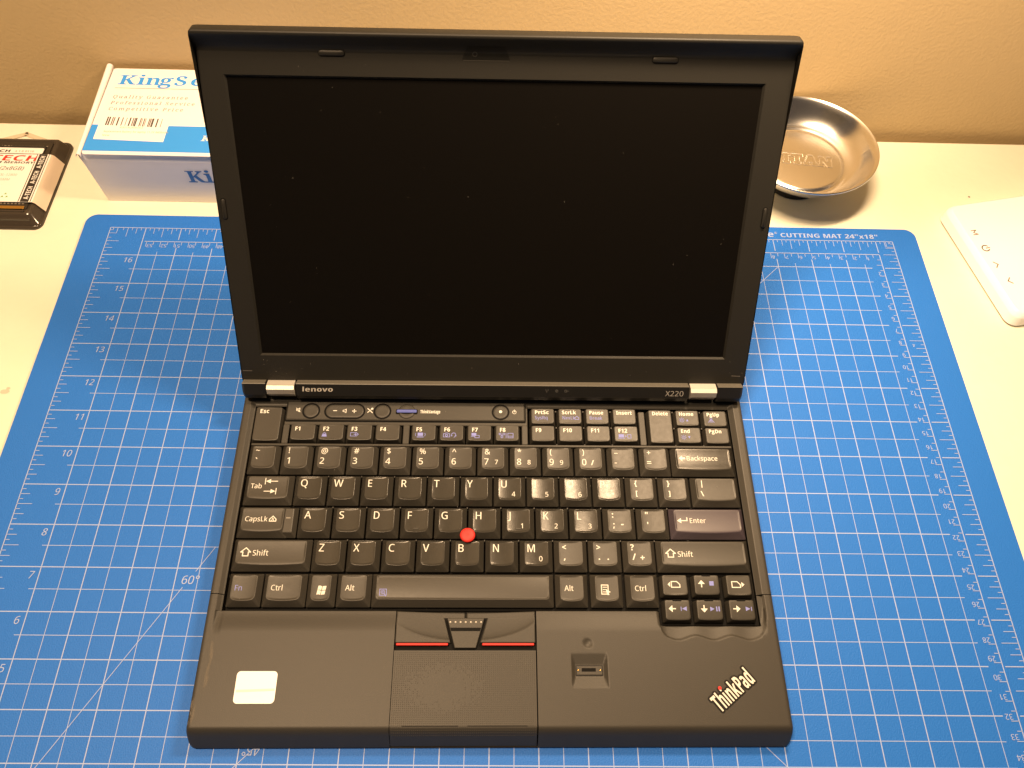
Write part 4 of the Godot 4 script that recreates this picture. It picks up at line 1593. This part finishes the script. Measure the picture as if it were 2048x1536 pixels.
	for i in 12:
		var a = fk[i]
		k = add_key("key", a[0], a[1], -177.2, -167.7, true)
		legend(k, a[2], 2.0, 4.1, 2.6, "sans-bold", false, 0.95)
		if i in [1, 2, 3, 4, 5, 6, 7, 11]:
			function_icon(k, i + 1)
	var upper := [[23.2, "PrtSc", "SysRq"], [39.9, "ScrLk", "NmLk"], [56.5, "Pause", "Break"], [73.1, "Insert", ""]]
	for a in upper:
		k = add_key("key", a[0], a[0] + 13.3, -188.9, -179.4, true)
		legend(k, a[1], 1.7, 3.5, 2.4, "sans-bold", false, 8.7 / (text_width(a[1], "sans-bold") * 2.4) if a[1] != "Insert" else 1.0)
		if a[2] != "":
			legend(k, a[2], 1.8, 7.1, 2.2, "sans", true, 1.0)
		if a[2] == "NmLk":
			draw(k, true, func(st2, f): stroke(st2, [Vector2(9.6, -7.0), Vector2(9.6, -6.0), Vector2(10.8, -4.9), Vector2(12.0, -6.0), Vector2(12.0, -7.0)], 0.35, f, true))
	k = add_key("key", 94.9, 108.3, -188.4, -167.0, true)
	legend(k, "Delete", 1.8, 3.3, 2.4, "sans-bold", false, 0.95)
	var cor := [[111.6, -188.3, -178.7, "Home"], [128.6, -188.0, -178.4, "PgUp"], [111.6, -176.6, -167.1, "End"], [128.6, -176.5, -166.9, "PgDn"]]
	for a in cor:
		k = add_key("key", a[0], a[0] + 13.4, a[1], a[2], true)
		legend(k, a[3], 1.6, 3.4, 2.4, "sans-bold", false, 0.97)
		var s: String = a[3]
		if s == "Home" or s == "End":
			draw(k, true, func(st2, f):
				var c := Vector2(3.2, -6.4)
				stroke(st2, arc(c, 0.75, 0, 360, 10), 0.3, f)
				for j in 8:
					var d := Vector2(cos(TAU * j / 8), sin(TAU * j / 8))
					stroke(st2, [c + d * 1.25, c + d * 1.75], 0.25, f)
				var o := 0.8 if s == "Home" else -0.8
				solid(st2, [Vector2(5.8, -6.4 - o), Vector2(7.2, -6.4 - o), Vector2(6.5, -6.4 + o)], f))
		elif s == "PgUp":
			draw(k, true, func(st2, f):
				stroke(st2, arc(Vector2(4.2, -4.9), 0.6, 0, 360, 10), 0.3, f)
				for j in 5:
					stroke(st2, [Vector2(3.6 + 0.3 * j, -5.8), Vector2(2.4 + 0.9 * j, -7.6)], 0.25, f))
	k = add_key("key", -143.1, -128.3, -188.6, -167.0, true)
	legend(k, "Esc", 1.9, 3.9, 2.7, "sans-bold")
	# bars of the keyboard frame between the key groups
	for b in [[-143.6, 143.2, -165.2, -163.7, -0.2], [-126.2, -122.6, -178.2, -165.3, -0.5], [-54.3, -50.5, -178.2, -165.3, -0.5], [17.1, 20.7, -178.2, -165.3, -0.5], [88.5, 92.3, -188.0, -165.3, -0.3]]:
		st = new_st()
		panel_slab(st, b[0], b[1], b[2], b[3], -5.0, b[4], 0.35)
		build(st, "key_divider", mats.plastic, lap)
	# ribs seen between the keys
	st = new_st(-1)
	for x in [38.1, 54.9, 71.6, 110.0, 126.9]:
		for zz in [-189.0, -177.9, -166.3]:
			box(st, dk(x - 0.35, zz, -4.0), dk(x + 0.35, zz + 0.9, -1.6))
	for i in 11:
		for zr in [-164.2, -145.2, -126.0, -106.5]:
			var x := -106.4 + 19.22 * i + (0.0 if zr < -150 else (10.3 if zr < -140 else (14.8 if zr < -120 else 24.9)))
			if x < 125.0:
				box(st, dk(x - 0.3, zr, -4.0), dk(x + 0.3, zr + 0.8, -2.2))
	build(st, "tray_ribs", mats.plastic, lap).set_meta("kind", "stuff")
	# pointing stick
	st = new_st(0)
	lathe(st, [Vector2(0.0030, -0.006), Vector2(0.0030, 0.0004), Vector2(0.0041, 0.0008), Vector2(0.0043, 0.0016), Vector2(0.0040, 0.0022), Vector2(0.0032, 0.0026), Vector2(0.0016, 0.00275), Vector2(0, 0.0028)], 40, dk(-14.1, -107.6, 0.6))
	var ps := build(st, "pointing_stick", mats.red, lap)
	st = new_st(-1)
	for i in range(-5, 6):
		for j in range(-5, 6):
			if i * i + j * j < 24:
				var hgt := 0.0028 - 0.0008 * (i * i + j * j) / 26.0
				lathe(st, [Vector2(0.00022, -0.0001), Vector2(0.0, 0.00028)], 5, dk(-14.1 + i * 0.66, -107.6 + j * 0.66, 0.6) + Vector3(0, hgt, 0))
	build(st, "rough_grip", mats.red, ps).set_meta("kind", "stuff")
	# dust between and on the keys
	dust("key_dust", 70, func(): return dk(rng.randf_range(-143, 143), rng.randf_range(-188, -60), rng.randf_range(1.05, 1.15)), 0.14)

func function_icon(k: MeshInstance3D, n: int) -> void:
	draw(k, true, paint_function_icon.bind(n))

func paint_function_icon(st: SurfaceTool, f: Callable, n: int) -> void:
		var w := 0.32
		match n:
			2:
				stroke(st, [Vector2(1.9, -7.9), Vector2(4.6, -7.9), Vector2(4.2, -6.4), Vector2(2.3, -6.4)], w, f, true)
				solid(st, [Vector2(2.1, -7.8), Vector2(4.4, -7.8), Vector2(4.2, -6.6), Vector2(2.3, -6.6)], f)
				stroke(st, arc(Vector2(3.25, -6.3), 0.85, 0, 180, 8), w, f)
			3:
				stroke(st, [Vector2(1.9, -5.3), Vector2(5.4, -5.3), Vector2(6.6, -6.4), Vector2(5.4, -7.6), Vector2(1.9, -7.6)], w, f, true)
				stroke(st, [Vector2(3.9, -6.4), Vector2(5.8, -6.4)], 0.4, f)
				stroke(st, [Vector2(4.9, -5.7), Vector2(4.9, -7.2)], 0.35, f)
			4:
				var a := arc(Vector2(3.4, -6.4), 1.5, 100, 345, 14)
				a.append_array(arc(Vector2(4.2, -5.9), 1.25, 330, 130, 10))
				solid(st, a, f)
			5:
				stroke(st, [Vector2(3.3, -5.2), Vector2(6.2, -5.2), Vector2(6.2, -7.0), Vector2(3.3, -7.0)], w, f, true)
				solid(st, [Vector2(3.1, -5.3), Vector2(6.4, -5.3), Vector2(6.2, -7.0), Vector2(3.3, -7.0)], f)
				stroke(st, [Vector2(2.9, -7.9), Vector2(6.6, -7.9)], 0.5, f)
				stroke(st, arc(Vector2(3.2, -6.3), 1.4, 140, 220, 6), w, f)
				stroke(st, arc(Vector2(6.3, -6.3), 1.4, -40, 40, 6), w, f)
			6:
				stroke(st, [Vector2(1.9, -5.6), Vector2(2.9, -5.6), Vector2(3.3, -5.1), Vector2(4.3, -5.1), Vector2(4.7, -5.6), Vector2(5.6, -5.6), Vector2(5.6, -7.8), Vector2(1.9, -7.8)], w, f, true)
				stroke(st, arc(Vector2(3.75, -6.7), 0.7, 0, 360, 10), 0.45, f)
				stroke(st, arc(Vector2(8.0, -6.3), 1.25, -30, 210, 10), 0.4, f)
				solid(st, arc(Vector2(6.8, -6.9), 0.45, 0, 330, 8), f)
				solid(st, arc(Vector2(9.2, -6.9), 0.45, 0, 330, 8), f)
				stroke(st, [Vector2(9.0, -7.2), Vector2(8.2, -8.1)], w, f)
			7:
				solid(st, [Vector2(2.0, -5.0), Vector2(4.8, -5.0), Vector2(4.8, -6.9), Vector2(2.0, -6.9)], f)
				stroke(st, [Vector2(1.8, -7.4), Vector2(4.0, -7.4)], w, f)
				stroke(st, [Vector2(4.0, -6.6), Vector2(6.6, -6.6), Vector2(6.6, -8.2), Vector2(4.0, -8.2)], w, f, true)
			8:
				for c in [Vector2(2.4, -5.6), Vector2(4.6, -5.6), Vector2(3.5, -7.5)]:
					stroke(st, arc(c, 0.65, 0, 360, 8), w, f)
				stroke(st, [Vector2(2.8, -6.0), Vector2(3.5, -6.9), Vector2(4.2, -6.0)], w, f)
				stroke(st, [Vector2(6.0, -5.1), Vector2(6.0, -8.2)], w, f)
				stroke(st, [Vector2(7.1, -5.1), Vector2(10.2, -5.1), Vector2(10.2, -8.1), Vector2(7.1, -8.1)], w, f, true)
				stroke(st, [Vector2(7.1, -7.0), Vector2(10.2, -7.0)], w, f)
			12:
				solid(st, [Vector2(2.2, -5.2), Vector2(5.4, -5.2), Vector2(5.4, -7.2), Vector2(2.2, -7.2)], f)
				stroke(st, [Vector2(2.0, -7.8), Vector2(5.6, -7.8)], 0.45, f)
				solid(st, [Vector2(6.1, -5.9), Vector2(6.1, -7.4), Vector2(7.0, -6.6)], f)
				stroke(st, [Vector2(7.6, -5.4), Vector2(9.6, -5.4), Vector2(9.6, -7.8), Vector2(7.6, -7.8)], w, f, true)

func dust(called: String, n: int, where: Callable, size: float) -> void:
	var st := SurfaceTool.new()
	st.begin(Mesh.PRIMITIVE_TRIANGLES)
	st.set_smooth_group(-1)
	lathe(st, [Vector2(0.0, -0.5), Vector2(0.5, 0.0), Vector2(0.0, 0.5)], 5)
	st.generate_normals()
	var mm := MultiMesh.new()
	mm.transform_format = MultiMesh.TRANSFORM_3D
	mm.mesh = st.commit()
	mm.instance_count = n
	for i in n:
		var s := size * 0.001 * pow(rng.randf_range(0.5, 1.25), 2.0)
		mm.set_instance_transform(i, Transform3D(Basis(Vector3(rng.randf(), rng.randf(), rng.randf()).normalized(), rng.randf() * TAU).scaled(Vector3(s * rng.randf_range(1.0, 2.4), s * 0.7, s)), where.call()))
	var mi := MultiMeshInstance3D.new()
	mi.name = called
	mi.multimesh = mm
	mi.material_override = mat(lin(0.5, 0.48, 0.44), 0.9)
	mi.set_meta("kind", "stuff")
	lap.add_child(mi)

# ------------------------------------------------------------------ lid
func lip(b: float) -> float:
	var pr := [Vector2(0, 0.0), Vector2(168.6, 0.0), Vector2(169.8, 0.25), Vector2(171.2, 1.1), Vector2(173.0, 2.7), Vector2(175.0, 4.6)]
	for i in 5:
		if b <= pr[i + 1].x:
			return lerpf(pr[i].y, pr[i + 1].y, (b - pr[i].x) / (pr[i + 1].x - pr[i].x))
	return 4.6

func make_lid() -> void:
	var l0 := -151.9
	var l1 := 153.3
	# profile across the lid's height, as (n, b): front at n = 0, curling forward at the top
	var prof := [Vector2(0.0, -16.4), Vector2(0.0, 168.6), Vector2(0.25, 169.8), Vector2(1.1, 171.2), Vector2(2.7, 173.0), Vector2(4.6, 175.0), Vector2(6.2, 176.6), Vector2(7.0, 177.7), Vector2(6.8, 178.6), Vector2(5.8, 179.2), Vector2(1.0, 180.6), Vector2(-4.0, 180.4), Vector2(-7.0, 178.6), Vector2(-8.4, 174.0), Vector2(-8.6, 160.0), Vector2(-8.6, -22.0), Vector2(-7.6, -27.0), Vector2(-4.0, -27.4), Vector2(-1.2, -16.4)]
	# shell: back, rim and ends
	var st := new_st(0)
	var xs := [l0, l0 + 0.25, l0 + 0.9, l0 + 2.0, l1 - 2.0, l1 - 0.9, l1 - 0.25, l1]
	var ins := [1.6, 0.8, 0.25, 0.0, 0.0, 0.25, 0.8, 1.6]
	var c := Vector2(-4.2, 80)
	var sect := func(i: int) -> PackedVector3Array:
		var out := PackedVector3Array()
		for p in prof:
			var k: float = ins[i]
			var q: Vector2 = p
			q.y -= k * clampf((q.y - 170.0) / 8.0, 0.0, 1.0)
			q.x -= k * 0.5 * signf(q.x + 4.2) * (1.0 if absf(q.x + 4.2) > 3.0 else 0.0)
			out.append(ld(xs[i], q.y, q.x))
		return out
	for i in range(1, xs.size()):
		var a: PackedVector3Array = sect.call(i - 1)
		var b: PackedVector3Array = sect.call(i)
		for j in prof.size():
			if j == 0 :
				continue
			var jn := (j + 1) % prof.size()
			quad(st, a[j], b[j], b[jn], a[jn])
	st.set_smooth_group(-1)
	for i in [0, xs.size() - 1]:
		var a: PackedVector3Array = sect.call(i)
		fan(st, a, i == 0)
	build(st, "lid_shell", mats.lid, lap)
	# bezel with the screen opening
	st = new_st(-1)
	var so := [Vector2(-139.0, 157.5), Vector2(139.0, 157.5), Vector2(139.0, 0.0), Vector2(-139.0, 0.0)]
	var si := [Vector2(-137.9, 156.4), Vector2(137.9, 156.4), Vector2(137.9, 0.9), Vector2(-137.9, 0.9)]
	var outer := [Vector2(l0 + 0.8, 168.7), Vector2(l1 - 0.8, 168.7), Vector2(l1 - 0.8, -16.4), Vector2(l0 + 0.8, -16.4)]
	for i in 4:
		var j := (i + 1) % 4
		quad(st, ld(outer[i].x, outer[i].y, 0.06), ld(outer[j].x, outer[j].y, 0.06), ld(so[j].x, so[j].y, 0.06), ld(so[i].x, so[i].y, 0.06))
		quad(st, ld(so[i].x, so[i].y, 0.06), ld(so[j].x, so[j].y, 0.06), ld(si[j].x, si[j].y, -1.5), ld(si[i].x, si[i].y, -1.5))
		var oo := [ld(outer[i].x, outer[i].y, 0.06), ld(outer[j].x, outer[j].y, 0.06), ld(outer[j].x, outer[j].y, -0.4), ld(outer[i].x, outer[i].y, -0.4)]
		quad(st, oo[3], oo[2], oo[1], oo[0])
	build(st, "screen_bezel", mats.lid, lap)
	st = new_st(-1)
	quad(st, ld(-138.4, 156.9, -1.4), ld(138.4, 156.9, -1.4), ld(138.4, 0.4, -1.4), ld(-138.4, 0.4, -1.4))
	build(st, "display_screen", mats.screen, lap)
	# rubber bumpers
	var bumper := func(x: float, b: float, hx: float, hb: float):
		var s2 := new_st()
		var mk := func(i: float, n: float) -> PackedVector3Array:
			var o := PackedVector3Array()
			for v in rrect(x - hx + i, x + hx - i, -b - hb + i, -b + hb - i, minf(hx, hb), 6):
				o.append(ld(v.x, -v.y, n))
			return o
		loft(s2, [mk.call(-0.25, 0.08), mk.call(-0.25, 0.1)], false, true)
		var g := build(s2, "bumper", mats.dark, lap)
		s2 = new_st()
		loft(s2, [mk.call(0.1, 0.05), mk.call(0.1, 0.7), mk.call(0.5, 1.0)], false, true, [-1, 1, 1])
		build(s2, "rubber_pad", mats.lid, g)
	bumper.call(-83.5, 168.6, 6.6, 1.35)
	bumper.call(85.7, 168.1, 6.6, 1.35)
	bumper.call(-148.1, 88.0, 1.2, 5.6)
	bumper.call(149.2, 87.0, 1.2, 5.6)
	# camera window, following the curve of the rim
	st = new_st(1)
	var edge_l := func(b: float): return -17.6 + maxf(0.0, b - 167.0) * 0.42
	var edge_r := func(b: float): return 6.6 - maxf(0.0, b - 167.0) * 0.42
	patch(st, span(0, 1, 10), [173.2, 172.4, 171.2, 170.4, 169.8, 169.2, 168.6, 167.4, 166.5], func(u, b): return ld(lerpf(edge_l.call(b), edge_r.call(b), u), b, lip(b) + 0.14))
	var cw := build(st, "camera_window", mats.window, lap)
	st = new_st(-1)
	stroke(st, [Vector2(-17.0, 166.2), Vector2(6.2, 166.2)], 0.3, func(v): return ld(v.x, v.y, 0.12))
	build(st, "window_edge", mats.plastic, cw)
	st = new_st(-1)
	stroke(st, arc(Vector2(-11.2, 169.2), 1.1, 0, 360, 18), 0.4, func(v): return ld(v.x, v.y, 0.42 + lip(v.y)))
	build(st, "lens_ring", mats.plastic, cw)
	# two small moulded marks
	st = new_st(-1)
	stroke(st, [Vector2(-150.3, -10.2), Vector2(-145.1, -10.3)], 0.35, func(v): return ld(v.x, v.y, 0.14))
	build(st, "moulded_mark", mat(lin(0.14, 0.13, 0.12), 0.4), lap)
	st = new_st(-1)
	stroke(st, [Vector2(144.6, -11.0), Vector2(149.8, -11.2)], 0.35, func(v): return ld(v.x, v.y, 0.14))
	build(st, "moulded_mark", mat(lin(0.14, 0.13, 0.12), 0.4), lap)
	# hinge bar: a ledge and a glossy face
	var seg := func(called: String, x0: float, x1: float, right_end: bool, left_end: bool):
		var s2 := new_st(-1)
		var pr := [Vector2(-1.2, -16.4), Vector2(4.6, -16.3), Vector2(4.9, -16.6), Vector2(4.9, -24.0), Vector2(4.0, -26.6), Vector2(2.2, -27.6), Vector2(-3.8, -27.6)]
		var rows := []
		for e in [[x0, 1.2 if left_end else 0.25], [x0 + (1.2 if left_end else 0.25), 0.0], [x1 - (1.2 if right_end else 0.25), 0.0], [x1, 1.2 if right_end else 0.25]]:
			var o := PackedVector3Array()
			for p in pr:
				o.append(ld(e[0], p.y + (e[1] * 1.4 if p.y < -20.0 else -e[1] * 0.2), p.x - (e[1] * 0.4 if p.x > 2 else 0.0)))
			rows.append(o)
		for i in 3:
			for j in pr.size():
				var jn := (j + 1) % pr.size()
				quad(s2, rows[i][j], rows[i + 1][j], rows[i + 1][jn], rows[i][jn])
		fan(s2, rows[0], true)
		fan(s2, rows[3], false)
		var made := build(s2, called, mats.gloss, lap)
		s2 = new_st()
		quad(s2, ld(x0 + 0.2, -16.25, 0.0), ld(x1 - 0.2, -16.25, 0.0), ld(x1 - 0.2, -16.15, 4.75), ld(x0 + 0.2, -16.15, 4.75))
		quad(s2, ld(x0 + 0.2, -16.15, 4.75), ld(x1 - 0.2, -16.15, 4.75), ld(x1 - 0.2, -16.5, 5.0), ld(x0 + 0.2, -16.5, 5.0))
		build(s2, "lit_ledge", mats.lit_ledge, made)
		return made
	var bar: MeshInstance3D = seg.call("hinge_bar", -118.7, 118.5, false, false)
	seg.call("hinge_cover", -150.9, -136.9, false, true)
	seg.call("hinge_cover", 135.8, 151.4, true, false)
	# strips along the bar tops have their lit look painted into the albedo
	var put := func(v: Vector2): return ld(v.x, v.y, 5.0)
	st = new_st(-1)
	var lw := text_width("lenovo", "sans-bold")
	write(st, "lenovo", Vector2(-115.5, -21.4), 3.0, put, "sans-bold", 18.6 / (lw * 3.0), 0.12)
	build(st, "maker_lettering", mat(lin(0.5, 0.48, 0.45), 0.4), bar)
	st = new_st(-1)
	write(st, "X220", Vector2(104.3, -22.7), 3.5, put, "sans", 11.0 / (text_width("X220") * 3.5))
	build(st, "model_lettering", mat(lin(0.3, 0.29, 0.28), 0.4), bar)
	st = new_st(-1)
	stroke(st, [Vector2(32.1, -20.8), Vector2(32.1, -19.2)], 0.25, put)
	stroke(st, arc(Vector2(32.1, -19.2), 0.9, -50, 50, 6), 0.2, put)
	stroke(st, arc(Vector2(32.1, -19.2), 0.9, 130, 230, 6), 0.2, put)
	stroke(st, arc(Vector2(38.1, -19.8), 0.85, 0, 360, 10), 0.25, put)
	stroke(st, [Vector2(37.8, -20.2), Vector2(38.4, -19.5), Vector2(38.1, -19.1), Vector2(38.1, -20.5)], 0.18, put)
	stroke(st, [Vector2(43.0, -19.1), Vector2(44.2, -19.1), Vector2(44.2, -20.5), Vector2(43.0, -20.5)], 0.25, put, true)
	stroke(st, [Vector2(44.0, -19.8), Vector2(45.4, -19.8)], 0.25, put)
	build(st, "status_symbols", mat(lin(0.11, 0.11, 0.11), 0.4), bar)
	st = new_st(-1)
	stroke(st, [Vector2(-118.0, -24.1), Vector2(117.5, -24.1)], 0.12, put)
	build(st, "bar_edge_line", mats.plastic, bar)
	# metal hinges
	for x in [[-136.0, -119.7], [119.4, 135.2]]:
		st = new_st(-1)
		var pr := [Vector2(-2.0, -16.9), Vector2(0.8, -16.3), Vector2(5.6, -17.3), Vector2(7.0, -19.3), Vector2(6.0, -22.8), Vector2(2.0, -26.2), Vector2(-3.0, -27.5)]
		var ra := PackedVector3Array()
		var rb := PackedVector3Array()
		for p in pr:
			ra.append(ld(x[0], p.y, p.x))
			rb.append(ld(x[1], p.y, p.x))
		for j in pr.size():
			var jn := (j + 1) % pr.size()
			quad(st, ra[j], rb[j], rb[jn], ra[jn])
		fan(st, ra, true)
		fan(st, rb, false)
		build(st, "hinge", mats.silver, lap)
	dust("screen_dust", 60, func(): return ld(rng.randf_range(-138, 138), pow(rng.randf(), 0.8) * 156.0, -1.35), 0.12)
	dust("bezel_dust", 40, func(): return ld(rng.randf_range(-150, 151), rng.randf_range(-15, -1), 0.12) if rng.randf() < 0.7 else ld(rng.randf_range(-150, 150), rng.randf_range(158, 166), 0.12), 0.13)
